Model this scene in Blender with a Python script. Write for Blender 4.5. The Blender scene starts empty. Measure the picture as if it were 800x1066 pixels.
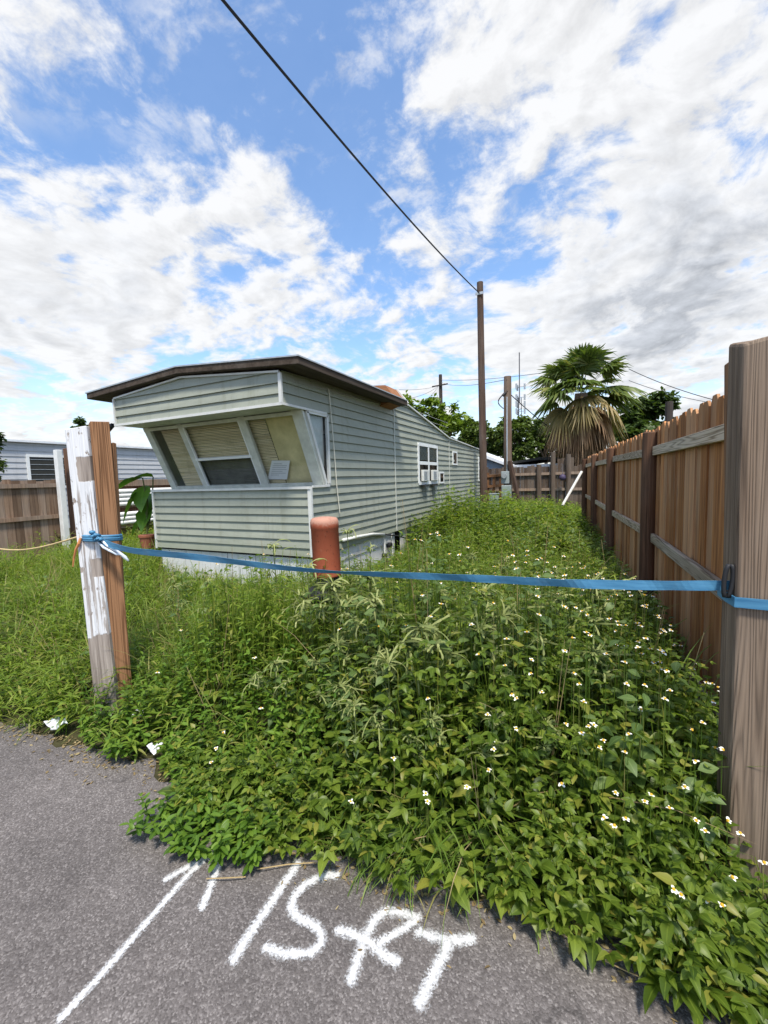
import bpy, bmesh, math, random
import numpy as np
from mathutils import Vector, Matrix
random.seed(7); RNG = np.random.default_rng(11)
R = math.radians
S = bpy.context.scene
COL = S.collection

# ------------------------------------------------------------------ camera
CAM_H = 1.55
FPX = 430.0                                   # focal length for an 800 px wide frame
PITCH, YAW, ROLL = R(4.640), R(25.538), R(1.7)
cd = bpy.data.cameras.new('camera'); cam = bpy.data.objects.new('camera', cd); COL.objects.link(cam)
cam.location = (0, 0, CAM_H); cam.rotation_euler = (Matrix.Rotation(YAW, 3, 'Z') @ Matrix.Rotation(R(90) - PITCH, 3, 'X') @ Matrix.Rotation(-ROLL, 3, 'Z')).to_euler()
cd.sensor_fit = 'HORIZONTAL'; cd.sensor_width = 36; cd.lens = 36 * FPX / 800
cd.clip_start = 0.05; cd.clip_end = 3000
S.camera = cam
_F = np.array([-math.sin(YAW)*math.cos(PITCH), math.cos(YAW)*math.cos(PITCH), -math.sin(PITCH)])
_R = np.array([math.cos(YAW), math.sin(YAW), 0.0]); _U = np.cross(_R, _F); _R, _U = _R*math.cos(ROLL)-_U*math.sin(ROLL), _U*math.cos(ROLL)+_R*math.sin(ROLL); _O = np.array([0, 0, CAM_H])
def ray(u, v): return _F + _R*(u-400)/FPX - _U*(v-533)/FPX
def sight(u, v, axis, val):                   # where a measured sight line meets a wall, facade or ground plane
    d = ray(u, v); t = (val - _O[axis]) / d[axis]; return _O + t*d
def sightp(u, v, p0, n):
    d = ray(u, v); n = np.array(n, float); t = ((np.array(p0) - _O) @ n) / (d @ n); return _O + t*d

# ------------------------------------------------------------------ node helpers
class NT:
    def __init__(s, nt): s.nt = nt; s.n = nt.nodes; s.l = nt.links
    def node(s, t, **kw):
        n = s.n.new(t)
        for k, v in kw.items(): setattr(n, k, v)
        return n
    def put(s, sock, v):
        if isinstance(v, bpy.types.NodeSocket): s.l.new(v, sock)
        elif v is not None:
            if hasattr(sock, 'default_value') and hasattr(sock.default_value, '__len__') and not hasattr(v, '__len__'): v = [v]*len(sock.default_value)
            if hasattr(sock, 'default_value') and hasattr(sock.default_value, '__len__') and len(sock.default_value) == 4 and len(v) == 3: v = (*v, 1)
            sock.default_value = v
    def m(s, op, a, b=None, c=None, clamp=False):
        n = s.node('ShaderNodeMath', operation=op); n.use_clamp = clamp
        s.put(n.inputs[0], a); s.put(n.inputs[1], b); s.put(n.inputs[2], c); return n.outputs[0]
    def vm(s, op, a, b=None, out=0):
        n = s.node('ShaderNodeVectorMath', operation=op); s.put(n.inputs[0], a); s.put(n.inputs[1], b)
        return n.outputs['Value'] if op in ('DOT_PRODUCT', 'LENGTH', 'DISTANCE') else n.outputs[0]
    def noise(s, vec, scale, detail=4, rough=.5, dist=0.0, out='Fac'):
        n = s.node('ShaderNodeTexNoise'); s.put(n.inputs['Vector'], vec); n.inputs['Scale'].default_value = scale
        n.inputs['Detail'].default_value = detail; n.inputs['Roughness'].default_value = rough; n.inputs['Distortion'].default_value = dist
        return n.outputs[out]
    def ss(s, x, lo, hi, a=0.0, b=1.0):
        n = s.node('ShaderNodeMapRange', interpolation_type='SMOOTHSTEP'); s.put(n.inputs['Value'], x)
        s.put(n.inputs['From Min'], lo); s.put(n.inputs['From Max'], hi); s.put(n.inputs['To Min'], a); s.put(n.inputs['To Max'], b); return n.outputs[0]
    def lin(s, x, lo, hi, a=0.0, b=1.0):
        n = s.node('ShaderNodeMapRange'); s.put(n.inputs['Value'], x); n.clamp = True
        s.put(n.inputs['From Min'], lo); s.put(n.inputs['From Max'], hi); s.put(n.inputs['To Min'], a); s.put(n.inputs['To Max'], b); return n.outputs[0]
    def mix(s, f, a, b, blend='MIX'):
        n = s.node('ShaderNodeMix', data_type='RGBA', blend_type=blend); s.put(n.inputs[0], f); s.put(n.inputs[6], a); s.put(n.inputs[7], b); return n.outputs[2]
    def ramp(s, f, stops):
        n = s.node('ShaderNodeValToRGB'); s.put(n.inputs[0], f); e = n.color_ramp.elements
        while len(e) < len(stops): e.new(.5)
        for q, (p, c) in zip(e, stops): q.position = p; q.color = (*c, 1)
        return n.outputs[0]
    def obj(s): return s.node('ShaderNodeTexCoord').outputs['Object']
    def mapv(s, vec, scale=(1,1,1), loc=(0,0,0)):
        n = s.node('ShaderNodeMapping'); s.put(n.inputs[0], vec); n.inputs['Scale'].default_value = scale; n.inputs['Location'].default_value = loc; return n.outputs[0]
    def sep(s, vec):
        n = s.node('ShaderNodeSeparateXYZ'); s.put(n.inputs[0], vec); return n.outputs
    def comb(s, x=0, y=0, z=0):
        n = s.node('ShaderNodeCombineXYZ'); s.put(n.inputs[0], x); s.put(n.inputs[1], y); s.put(n.inputs[2], z); return n.outputs[0]
    def tint(s):
        n = s.node('ShaderNodeAttribute', attribute_name='tint'); q = s.node('ShaderNodeSeparateColor'); s.l.new(n.outputs['Color'], q.inputs[0])
        return q.outputs[0], q.outputs[1], q.outputs[2], n.outputs['Alpha']
    def bump(s, h, strength=.3, dist=.01):
        n = s.node('ShaderNodeBump'); s.put(n.inputs['Height'], h); n.inputs['Strength'].default_value = strength; n.inputs['Distance'].default_value = dist; return n.outputs[0]

def new_mat(name):
    m = bpy.data.materials.new(name); m.use_nodes = True; t = NT(m.node_tree)
    b = m.node_tree.nodes['Principled BSDF']; return m, t, b
def setb(t, b, col=None, rough=None, spec=None, metal=None, normal=None):
    t.put(b.inputs['Base Color'], col); t.put(b.inputs['Roughness'], rough); t.put(b.inputs['Specular IOR Level'], spec); t.put(b.inputs['Metallic'], metal); t.put(b.inputs['Normal'], normal)

# ------------------------------------------------------------------ sky and sun
SUN_DIR = Vector((.26, -.37, .88)).normalized()
EL = math.asin(SUN_DIR.z); AZ = math.atan2(SUN_DIR.x, SUN_DIR.y)
w = bpy.data.worlds.new('World'); S.world = w; w.use_nodes = True
T = NT(w.node_tree); T.n.clear()
out = T.node('ShaderNodeOutputWorld')
sky = T.node('ShaderNodeTexSky', sky_type='NISHITA'); sky.sun_disc = False; sky.sun_elevation = EL; sky.sun_rotation = AZ
sky.air_density = 1.0; sky.dust_density = .6; sky.ozone_density = 2.0
hs = T.node('ShaderNodeHueSaturation'); T.l.new(sky.outputs[0], hs.inputs['Color']); hs.inputs['Saturation'].default_value = 1.12; hs.inputs['Value'].default_value = 1.2
bg_s = T.node('ShaderNodeBackground'); T.l.new(hs.outputs[0], bg_s.inputs[0]); bg_s.inputs[1].default_value = 0.15
dirv = T.node('ShaderNodeTexCoord').outputs['Generated']
sx, sy, sz = T.sep(dirv)
den = T.m('ADD', T.m('MAXIMUM', sz, 0.0), .22)
P = T.comb(T.m('DIVIDE', sx, den), T.m('DIVIDE', sy, den), 0.37)
warp = T.noise(P, 1.6, 3, .5, out='Color')
Pw = T.vm('ADD', P, T.vm('MULTIPLY', T.vm('SUBTRACT', warp, (.5,.5,.5)), (.28,.28,.0)))
n1 = T.noise(Pw, 4.3, 13, .60)
nsh = T.noise(T.vm('ADD', Pw, (-.02, -.035, .0)), 4.3, 8, .58)
nfine = T.noise(Pw, 11.0, 9, .64)
# big masses of cloud (+) and openings of blue (-) in the directions seen in the photograph: (u, v, amount, angular size in deg)
LOBES = [(50,50,.12,10),(20,120,.10,9),(110,20,.06,7),(70,330,.26,13),(10,280,.16,10),(150,350,.18,8),(235,175,.16,6),(290,250,.24,8),(330,290,.16,6),(200,250,.10,7),(300,360,.20,7),(60,430,.14,6),
 (200,30,-.10,5),(250,110,-.18,6),(185,110,-.14,5),(160,190,-.08,4),(215,165,-.06,3),(330,60,-.20,8),(340,180,-.18,6),(400,230,-.16,6),(300,30,-.14,6),(110,385,-.14,4),(30,395,-.12,4),(215,290,-.10,4),(375,340,-.16,4),(165,235,-.06,3),
 (450,20,.16,9),(560,40,.24,10),(520,100,.10,7),(430,190,.08,5),(480,180,.06,5),(700,60,.16,10),(760,130,.24,12),(720,230,.30,12),(640,270,.28,9),(770,330,.28,12),(560,320,.22,8),(470,290,.22,6),(430,350,.22,6),(510,380,.18,7),(690,370,.22,9),(600,160,.08,5),
 (645,110,-.18,4),(610,150,-.12,4),(690,70,-.06,4),(530,200,-.16,5),(480,240,-.20,5),(560,220,-.12,4),(540,285,-.12,3),(555,310,-.10,3),(420,110,-.12,5),(440,270,-.10,3)]
acc = None
for (u, v, a, deg) in LOBES:
    d = ray(u, v); d = d/np.linalg.norm(d); k = 1.0/(1-math.cos(R(deg)))
    e = T.m('MULTIPLY', T.m('EXPONENT', T.m('MULTIPLY', T.m('SUBTRACT', T.vm('DOT_PRODUCT', dirv, tuple(d)), 1.0), k)), a)
    acc = e if acc is None else T.m('ADD', acc, e)
base = T.m('ADD', T.m('ADD', T.m('MULTIPLY', T.m('SUBTRACT', n1, .5), 1.75), T.m('MULTIPLY', acc, .50)), T.m('MULTIPLY', T.m('SUBTRACT', nfine, .5), .55))
dens = T.ss(base, -.08, .22)
wisp = T.m('MULTIPLY', T.ss(T.noise(T.vm('ADD', Pw, (3.1,1.7,.4)), 8.5, 11, .62), .50, .70), .62)
wisp = T.m('MULTIPLY', wisp, T.ss(T.noise(P, 1.9, 3, .5), .40, .56))
dens = T.m('MAXIMUM', dens, wisp); dens = T.m('MAXIMUM', dens, T.ss(sz, .26, .02, 0.0, .72))
thick = T.ss(base, .12, .55)
puff = T.m('MULTIPLY', T.m('SUBTRACT', n1, nsh), 1.3)
# grey undersides of the heavier clouds
gl = None
for (u, v, a, deg) in [(715,285,.9,10),(780,300,.8,10),(640,300,.5,7),(70,355,.55,9),(150,360,.4,7),(250,275,.35,5),(110,235,.35,5),(690,350,.5,9),(300,285,.3,5)]:
    d = ray(u, v); d = d/np.linalg.norm(d); k = 1.0/(1-math.cos(R(deg)))
    e = T.m('MULTIPLY', T.m('EXPONENT', T.m('MULTIPLY', T.m('SUBTRACT', T.vm('DOT_PRODUCT', dirv, tuple(d)), 1.0), k)), a)
    gl = e if gl is None else T.m('ADD', gl, e)
grey = T.m('MULTIPLY', T.m('MULTIPLY', thick, gl), T.ss(T.noise(Pw, 2.6, 6, .55), .32, .62), clamp=True)
lum = T.m('ADD', T.m('SUBTRACT', .99, T.m('MULTIPLY', grey, .34)), puff)
lum = T.m('MAXIMUM', T.m('MINIMUM', lum, 1.04), .50)
ccol = T.mix(grey, (.985, .99, 1.0), (.92, .96, 1.03))
cloudc = T.vm('MULTIPLY', ccol, T.comb(lum, lum, lum))
bg_c = T.node('ShaderNodeBackground'); T.l.new(cloudc, bg_c.inputs[0]); bg_c.inputs[1].default_value = 0.63
mixs = T.node('ShaderNodeMixShader'); T.l.new(T.m('ADD', T.m('MULTIPLY', dens, .92), .05), mixs.inputs[0]); T.l.new(bg_s.outputs[0], mixs.inputs[1]); T.l.new(bg_c.outputs[0], mixs.inputs[2])
T.l.new(mixs.outputs[0], out.inputs[0])

sd = bpy.data.lights.new('sun', 'SUN'); sd.energy = 3.5; sd.angle = R(8); sd.color = (1.0, .94, .84)
so = bpy.data.objects.new('sun', sd); COL.objects.link(so); so.rotation_euler = SUN_DIR.to_track_quat('Z', 'Y').to_euler()
S.view_settings.view_transform = 'Standard'; S.view_settings.look = 'None'; S.view_settings.gamma = 1; S.view_settings.exposure = 0.62
S.render.engine = 'CYCLES'
S.cycles.max_bounces = 7; S.cycles.diffuse_bounces = 3; S.cycles.glossy_bounces = 2; S.cycles.transmission_bounces = 4; S.cycles.transparent_max_bounces = 10
S.cycles.caustics_reflective = False; S.cycles.caustics_refractive = False
S.cycles.use_denoising = True; S.cycles.denoiser = 'OPENIMAGEDENOISE'; S.cycles.denoising_input_passes = 'RGB_ALBEDO_NORMAL'; S.cycles.denoising_prefilter = 'ACCURATE'
w.cycles.sampling_method = 'MANUAL'; w.cycles.sample_map_resolution = 1024

# ------------------------------------------------------------------ mesh helpers
class MB:
    def __init__(s): s.v = []; s.f = []; s.t = []; s.k = 0.0
    def add(s, vs, fs, tint=None):
        b = len(s.v); tint = s.k if tint is None else tint
        s.v += [tuple(v) for v in vs]; s.f += [tuple(i+b for i in f) for f in fs]; s.t += [tint]*len(vs); return s
    def box(s, x0, x1, y0, y1, z0, z1, tint=None):
        return s.add([(x0,y0,z0),(x1,y0,z0),(x1,y1,z0),(x0,y1,z0),(x0,y0,z1),(x1,y0,z1),(x1,y1,z1),(x0,y1,z1)],
                     [(0,3,2,1),(4,5,6,7),(0,1,5,4),(1,2,6,5),(2,3,7,6),(3,0,4,7)], tint)
    def beam(s, a, b, w, h, up=(0,0,1), tint=None, taper=1.0):        # rectangular bar from a to b; w across, h along up
        a = Vector(a); b = Vector(b); d = (b-a).normalized(); sd_ = d.cross(Vector(up))
        if sd_.length < 1e-5: sd_ = d.cross(Vector((1,0,0)))
        sd_.normalize(); u = sd_.cross(d).normalized(); q = []
        for p, k in ((a, 1.0), (b, taper)):
            for i, j in ((-1,-1),(1,-1),(1,1),(-1,1)): q.append(p + sd_*(i*w/2*k) + u*(j*h/2*k))
        return s.add(q, [(0,3,2,1),(4,5,6,7),(0,1,5,4),(1,2,6,5),(2,3,7,6),(3,0,4,7)], tint)
    def tube(s, path, r, n=8, tint=None, caps=True, wob=0.0):
        path = [Vector(p) for p in path]; rs = r if hasattr(r, '__len__') else [r]*len(path); q = []; fs = []
        ref = Vector((0,0,1)); d0 = (path[1]-path[0]).normalized()
        if abs(d0.dot(ref)) > .9: ref = Vector((1,0,0))
        for i, p in enumerate(path):
            d = (path[min(i+1,len(path)-1)] - path[max(i-1,0)]).normalized(); a = d.cross(ref).normalized(); b = a.cross(d).normalized()
            for j in range(n):
                th = 2*math.pi*j/n; rr = rs[i]*(1+random.uniform(-wob, wob)); q.append(p + a*(math.cos(th)*rr) + b*(math.sin(th)*rr))
        for i in range(len(path)-1):
            for j in range(n): fs.append((i*n+j, i*n+(j+1)%n, (i+1)*n+(j+1)%n, (i+1)*n+j))
        if caps: fs.append(tuple(range(n-1,-1,-1))); fs.append(tuple((len(path)-1)*n+j for j in range(n)))
        return s.add(q, fs, tint)
    def lathe(s, prof, c=(0,0,0), n=24, tint=None):
        q = []; fs = []
        for (r, z) in prof:
            for j in range(n): th = 2*math.pi*j/n; q.append((c[0]+r*math.cos(th), c[1]+r*math.sin(th), c[2]+z))
        for i in range(len(prof)-1):
            for j in range(n): fs.append((i*n+j, i*n+(j+1)%n, (i+1)*n+(j+1)%n, (i+1)*n+j))
        fs.append(tuple(range(n-1,-1,-1))); fs.append(tuple((len(prof)-1)*n+j for j in range(n)))
        return s.add(q, fs, tint)
    def prism(s, poly, axis, a, b, tint=None):                        # extrude a 2D polygon along an axis
        n = len(poly)
        def P3(p, t): return {0:(t,p[0],p[1]), 1:(p[0],t,p[1]), 2:(p[0],p[1],t)}[axis]
        q = [P3(p, a) for p in poly] + [P3(p, b) for p in poly]
        return s.add(q, [tuple(range(n-1,-1,-1)), tuple(range(n,2*n))] + [(i,(i+1)%n,(i+1)%n+n,i+n) for i in range(n)], tint)
    def build(s, name, mat, parent=None, loc=None, smooth=False, bevel=0.0, recalc=True):
        me = bpy.data.meshes.new(name); me.from_pydata(s.v, [], s.f)
        if recalc:
            bm = bmesh.new(); bm.from_mesh(me); bmesh.ops.recalc_face_normals(bm, faces=bm.faces); bm.to_mesh(me); bm.free()
        at = me.attributes.new('tint', 'FLOAT_COLOR', 'POINT')
        arr = np.zeros((len(s.v), 4), 'f'); arr[:,0] = s.t; arr[:,3] = s.t; at.data.foreach_set('color', arr.ravel())
        if smooth: me.polygons.foreach_set('use_smooth', [True]*len(me.polygons))
        me.materials.append(mat); o = bpy.data.objects.new(name, me); COL.objects.link(o)
        if loc is not None: me.transform(Matrix.Translation(-Vector(loc))); o.location = loc
        if parent is not None:
            o.parent = parent
            if loc is None: o.matrix_parent_inverse = Matrix.Translation(-Vector(parent.location))
            else: o.location = Vector(loc) - Vector(parent.location)
        if bevel:
            md = o.modifiers.new('edge', 'BEVEL'); md.width = bevel; md.segments = 2; md.limit_method = 'ANGLE'
        return o
def np_mesh(name, V, Fq, tint, mat, parent=None, smooth=True):
    me = bpy.data.meshes.new(name); nv, nf = len(V), len(Fq)
    me.vertices.add(nv); me.vertices.foreach_set('co', V.astype('f').ravel())
    me.loops.add(nf*4); me.loops.foreach_set('vertex_index', Fq.astype('i').ravel())
    me.polygons.add(nf); me.polygons.foreach_set('loop_start', np.arange(0, nf*4, 4, dtype='i'))
    me.polygons.foreach_set('use_smooth', np.full(nf, smooth, dtype=bool))
    me.update(calc_edges=True)
    at = me.attributes.new('tint', 'FLOAT_COLOR', 'POINT'); at.data.foreach_set('color', tint.astype('f').ravel())
    me.materials.append(mat); o = bpy.data.objects.new(name, me); COL.objects.link(o)
    if parent is not None: o.parent = parent; o.matrix_parent_inverse = Matrix.Translation(-Vector(parent.location))
    return o
def tag(o, label=None, cat=None, group=None, kind=None):
    for k, v in (('label', label), ('category', cat), ('group', group), ('kind', kind)):
        if v: o[k] = v
    return o
def thing(name, loc, label, cat, group=None):
    o = bpy.data.objects.new(name, None); COL.objects.link(o); o.location = loc; o.empty_display_size = .2
    return tag(o, label, cat, group)
def copy_thing(root, loc, rotz=0.0, scale=1.0):
    r = root.copy(); COL.objects.link(r); r.location = loc; r.rotation_euler = (0,0,rotz); r.scale = (scale,)*3
    for c in list(root.children):
        d = c.copy(); COL.objects.link(d); d.parent = r
    return r

# ------------------------------------------------------------------ materials
def plain(name, col, rough=.6, spec=.4, var=.15, scale=6.0, metal=0.0, bumpy=0.0):
    m, t, b = new_mat(name); n = t.noise(t.obj(), scale, 6, .6)
    c = t.mix(t.lin(n, .3, .7), tuple(x*(1-var) for x in col), tuple(min(1, x*(1+var)) for x in col))
    setb(t, b, c, rough, spec, metal, t.bump(t.noise(t.obj(), scale*8, 4, .6), bumpy, .005) if bumpy else None); return m
def wood(name, dark, light, grey=None, greyamt=0.0, axis=2, scale=1.0, rough=.85, bump=.5, ring=.0, knots=False):
    m, t, b = new_mat(name); o = t.obj(); r0 = t.tint()[0]
    off = t.comb(t.m('MULTIPLY', r0, 37.0), t.m('MULTIPLY', r0, 91.0), t.m('MULTIPLY', r0, 53.0))
    sc = [26*scale]*3; sc[axis] = 1.1*scale
    v = t.vm('ADD', t.mapv(o, tuple(sc)), off)
    g = t.noise(v, 1.0, 6, .65, .35)
    sc2 = [120*scale]*3; sc2[axis] = 3.0*scale
    fib = t.noise(t.vm('ADD', t.mapv(o, tuple(sc2)), off), 1.0, 3, .6)
    blot = t.noise(t.vm('ADD', t.mapv(o, tuple(2.2 if i != axis else .8 for i in range(3))), off), 1.0, 4, .6)
    f = t.m('ADD', t.m('MULTIPLY', g, .75), t.m('MULTIPLY', fib, .45))
    if ring:
        sr = [13*scale]*3; sr[axis] = .30*scale
        rn = t.noise(t.vm('ADD', t.mapv(o, tuple(sr)), off), 1.0, 2, .4)
        wv = t.m('ABSOLUTE', t.m('SINE', t.m('MULTIPLY', rn, 58.0)))
        f = t.m('ADD', t.m('MULTIPLY', f, 1-ring), t.m('MULTIPLY', wv, ring))
    c = t.ramp(f, [(.30, tuple(x*.55 for x in dark)), (.48, dark), (.72, light)])
    c = t.mix(t.m('MULTIPLY', t.m('SUBTRACT', r0, .5), .0), c, c)
    vv = t.lin(r0, 0, 1, .62, 1.32); c = t.vm('MULTIPLY', c, t.comb(vv, vv, vv))
    crk_ = t.ss(t.noise(t.vm('ADD', t.mapv(o, tuple(48 if i != axis else .8 for i in range(3))), off), 1.0, 3, .6), .645, .69); c = t.mix(t.m('MULTIPLY', crk_, .7), c, tuple(x*.25 for x in dark))
    if knots:
        kv = t.node('ShaderNodeTexVoronoi'); t.l.new(t.vm('ADD', t.mapv(o, (5,5,1.6)), off), kv.inputs['Vector']); kv.inputs['Scale'].default_value = 1.0
        kk = t.m('MULTIPLY', t.ss(kv.outputs['Distance'], .13, .06), t.ss(t.sep(kv.outputs['Color'])[0], .45, .55)); c = t.mix(t.m('MULTIPLY', kk, .75), c, tuple(x*.35 for x in dark))
    if grey: c = t.mix(t.m('MULTIPLY', t.ss(t.m('ADD', blot, t.m('MULTIPLY', t.m('SUBTRACT', r0, .5), .25)), .38, .66), greyamt), c, t.vm('MULTIPLY', grey, t.lin(f, .3, .75, .7, 1.25)))
    setb(t, b, c, rough, .2, 0, t.bump(f, bump, .006)); return m
M = {}
M['fence'] = wood('fence_wood', (.25,.098,.034), (.52,.228,.078), (.40,.29,.19), .45, knots=True)
M['picket_top'] = M['fence']
M['rail'] = wood('weathered_rail_wood', (.30,.225,.15), (.52,.42,.31), (.42,.37,.30), .45, axis=1, ring=.4)
M['post_dark'] = wood('dark_post_wood', (.085,.042,.024), (.17,.085,.05), (.16,.12,.09), .25)
M['post_near'] = wood('near_post_wood', (.115,.076,.050), (.235,.165,.112), (.25,.20,.155), .45, scale=1.1, bump=1.0, ring=.24)
M['brown_board'] = wood('brown_board_wood', (.15,.072,.034), (.28,.145,.072), None, 0, bump=.6, ring=.35)
M['old_fence'] = wood('old_fence_wood', (.16,.10,.065), (.30,.20,.135), (.26,.21,.17), .6)
M['back_fence'] = wood('back_fence_wood', (.075,.052,.037), (.16,.115,.085), (.14,.12,.10), .5)
M['pole'] = wood('pole_wood', (.060,.036,.026), (.12,.074,.052), (.12,.10,.085), .35, scale=.6)
M['pole_light'] = wood('light_pole_wood', (.095,.058,.038), (.17,.108,.07), (.2,.17,.14), .35, scale=.6)
M['pole_dark'] = plain('far_pole', (.05,.04,.035), .9)
M['roof_edge'] = wood('roof_edge_wood', (.075,.053,.038), (.15,.115,.088), (.14,.125,.11), .3, axis=1, scale=.5)
M['ply'] = wood('plywood_orange', (.42,.17,.075), (.55,.26,.13), None, 0, axis=0, scale=.6)
M['trim'] = plain('white_trim', (.62,.62,.59), .5, .4, .12, 5)
M['frame'] = plain('sage_white_frame', (.55,.56,.50), .55, .4, .18, 7)
M['frame_white'] = plain('white_window_frame', (.76,.77,.75), .45, .4, .08)
M['dark'] = plain('dark_interior', (.03,.03,.026), .8)
M['black'] = plain('black_rubber', (.018,.018,.02), .55)
M['cable'] = plain('black_cable', (.02,.02,.024), .7)
M['wire'] = plain('thin_grey_wire', (.10,.10,.11), .7)
M['metal'] = plain('galvanised_metal', (.42,.44,.45), .45, .5, .15, 9, .5)
M['greybox'] = plain('grey_box_paint', (.30,.34,.34), .5, .4, .1)
M['greenbox'] = plain('grey_green_box_paint', (.27,.33,.30), .5, .4, .1)
M['white'] = plain('white_paint', (.72,.72,.70), .6, .4, .12, 6)
M['pvc'] = plain('dirty_white_plastic', (.66,.66,.62), .45, .4, .12)
M['terracotta'] = plain('terracotta', (.32,.11,.06), .8)
M['purple'] = plain('purple_plastic', (.055,.04,.085), .6)
M['paper'] = plain('white_paper', (.72,.73,.75), .8, .2, .05)
M['ink'] = plain('grey_print', (.30,.31,.33), .8)
M['neigh_roof'] = plain('white_metal_roof', (.70,.72,.74), .5, .4, .1)
M['cord'] = plain('light_cord', (.62,.60,.50), .8)
M['yellow_cord'] = plain('yellow_cord', (.55,.42,.20), .8)
M['orange_cord'] = plain('orange_cord', (.50,.20,.07), .8)

def siding_mat(name, c0, c1, dirt):
    m, t, b = new_mat(name); o = t.obj()
    n = t.noise(t.mapv(o, (1.2,1.2,2.0)), 1.4, 5, .6)
    st = t.noise(t.mapv(o, (9,9,.55)), 1.0, 5, .65)                     # rain streaks
    sp = t.noise(o, 22, 5, .7)
    c = t.mix(t.lin(n, .3, .7), c0, c1)
    c = t.mix(t.m('MULTIPLY', t.ss(st, .50, .74), .42), c, dirt)
    c = t.mix(t.m('MULTIPLY', t.ss(sp, .58, .76), .30), c, dirt)
    ou, ov, ow = t.sep(o)
    if name == 'sage_siding':
        for ya, yb in ((8.88, 9.36), (9.52, 9.98)):
            wv = t.m('MULTIPLY', t.m('SUBTRACT', sp, .5), .25)
            mk = t.m('MULTIPLY', t.m('MULTIPLY', t.ss(t.m('ADD', ov, wv), ya-.06, ya+.08), t.ss(t.m('ADD', ov, wv), yb+.06, yb-.08)), t.m('MULTIPLY', t.ss(ow, .75, 1.36), t.ss(ow, 1.46, 1.40)))
            c = t.mix(t.m('MULTIPLY', mk, t.lin(st, .3, .6, .45, .9)), c, (.055,.06,.042))
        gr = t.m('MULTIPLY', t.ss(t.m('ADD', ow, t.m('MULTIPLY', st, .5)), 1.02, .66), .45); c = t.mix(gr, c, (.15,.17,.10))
        ru = t.ss(t.noise(t.mapv(o, (16,16,.8), (3,5,1)), 1.0, 4, .6), .68, .78); c = t.mix(t.m('MULTIPLY', ru, .5), c, (.19,.13,.08))
    setb(t, b, c, t.lin(sp, .3, .7, .48, .66), .35, 0, t.bump(t.m('ADD', t.m('MULTIPLY', t.noise(o, 60, 3, .6), .1), t.noise(t.mapv(o, (1.5,1.5,5)), 1.6, 3, .5)), .35, .02)); return m
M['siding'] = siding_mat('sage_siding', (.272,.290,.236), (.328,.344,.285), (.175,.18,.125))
M['siding_grey'] = siding_mat('grey_siding', (.44,.45,.46), (.50,.51,.52), (.32,.33,.33))
M['blue_siding'] = siding_mat('blue_grey_siding', (.26,.31,.37), (.30,.35,.41), (.2,.23,.27))
M['skirt'] = siding_mat('white_skirt', (.60,.61,.59), (.70,.70,.69), (.34,.36,.30))

m, t, b = new_mat('white_peeling_timber'); o = t.obj()
ox, oy, oz = t.sep(o)
grain = t.noise(t.mapv(o, (30,30,1.2)), 1, 6, .65, .3); fib = t.noise(t.mapv(o, (140,140,3.5)), 1, 3, .6)
f = t.m('ADD', t.m('MULTIPLY', grain, .7), t.m('MULTIPLY', fib, .45))
bare = t.ramp(f, [(.38,(.07,.055,.048)),(.52,(.20,.165,.14)),(.70,(.36,.31,.27))])
wobx = t.m('MULTIPLY', t.m('SUBTRACT', t.noise(o, 14, 3, .6), .5), .035)
def boxmask(x0, x1, z0, z1):
    a = t.m('MULTIPLY', t.ss(t.m('ADD', ox, wobx), x0-.003, x0+.003), t.ss(t.m('ADD', ox, wobx), x1+.003, x1-.003))
    c_ = t.m('MULTIPLY', t.ss(t.m('ADD', oz, wobx), z0-.004, z0+.004), t.ss(t.m('ADD', oz, wobx), z1+.004, z1-.004)); return t.m('MULTIPLY', a, c_)
peel = t.m('MAXIMUM', boxmask(-.018,.2,1.63,1.80), boxmask(.005,.2,.97,1.10))
peel = t.m('MAXIMUM', peel, t.ss(t.m('ADD', oz, t.m('MULTIPLY', wobx, 3.2)), .575, .565))
crk = t.m('MULTIPLY', t.ss(t.noise(t.mapv(o, (42,42,1.6)), 1, 5, .7, .4), .51, .57), t.ss(oz, 1.66, 1.5))
peel = t.m('MAXIMUM', peel, t.m('MULTIPLY', crk, .85))
peel = t.m('MAXIMUM', peel, t.ss(t.noise(t.mapv(o, (1,1,.5)), 26, 5, .65), .61, .65))
pc = t.mix(t.lin(fib, .3, .7), (.50,.51,.53), (.72,.72,.72))
setb(t, b, t.mix(peel, pc, bare), .75, .25, 0, t.bump(t.m('SUBTRACT', f, t.m('MULTIPLY', peel, .5)), .5, .005)); M['white_post'] = m

m, t, b = new_mat('red_bollard_paint'); o = t.obj(); oz = t.sep(o)[2]
n = t.noise(t.mapv(o, (4,4,1.2)), 1, 6, .65); n2 = t.noise(o, 35, 5, .65)
c = t.mix(t.lin(n, .3, .7), (.30,.062,.030), (.39,.105,.052))
c = t.mix(t.m('MULTIPLY', t.ss(n2, .57, .74), .35), c, (.38,.17,.11))
c = t.mix(t.m('MULTIPLY', t.ss(t.m('ADD', oz, t.m('MULTIPLY', n2, .06)), 1.225, 1.262), .7), c, (.50,.30,.22))
n3 = t.noise(t.mapv(o, (1,1,.6)), 55, 5, .7); c = t.mix(t.m('MULTIPLY', t.ss(n3, .60, .66), .8), c, (.085,.035,.022)); c = t.mix(t.m('MULTIPLY', t.ss(t.noise(t.mapv(o, (14,14,.9)), 1, 5, .65), .52, .70), .4), c, (.15,.06,.035))
setb(t, b, c, .7, .3, 0, t.bump(t.m('SUBTRACT', n2, n3), .3, .004)); M['bollard'] = m

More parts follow.
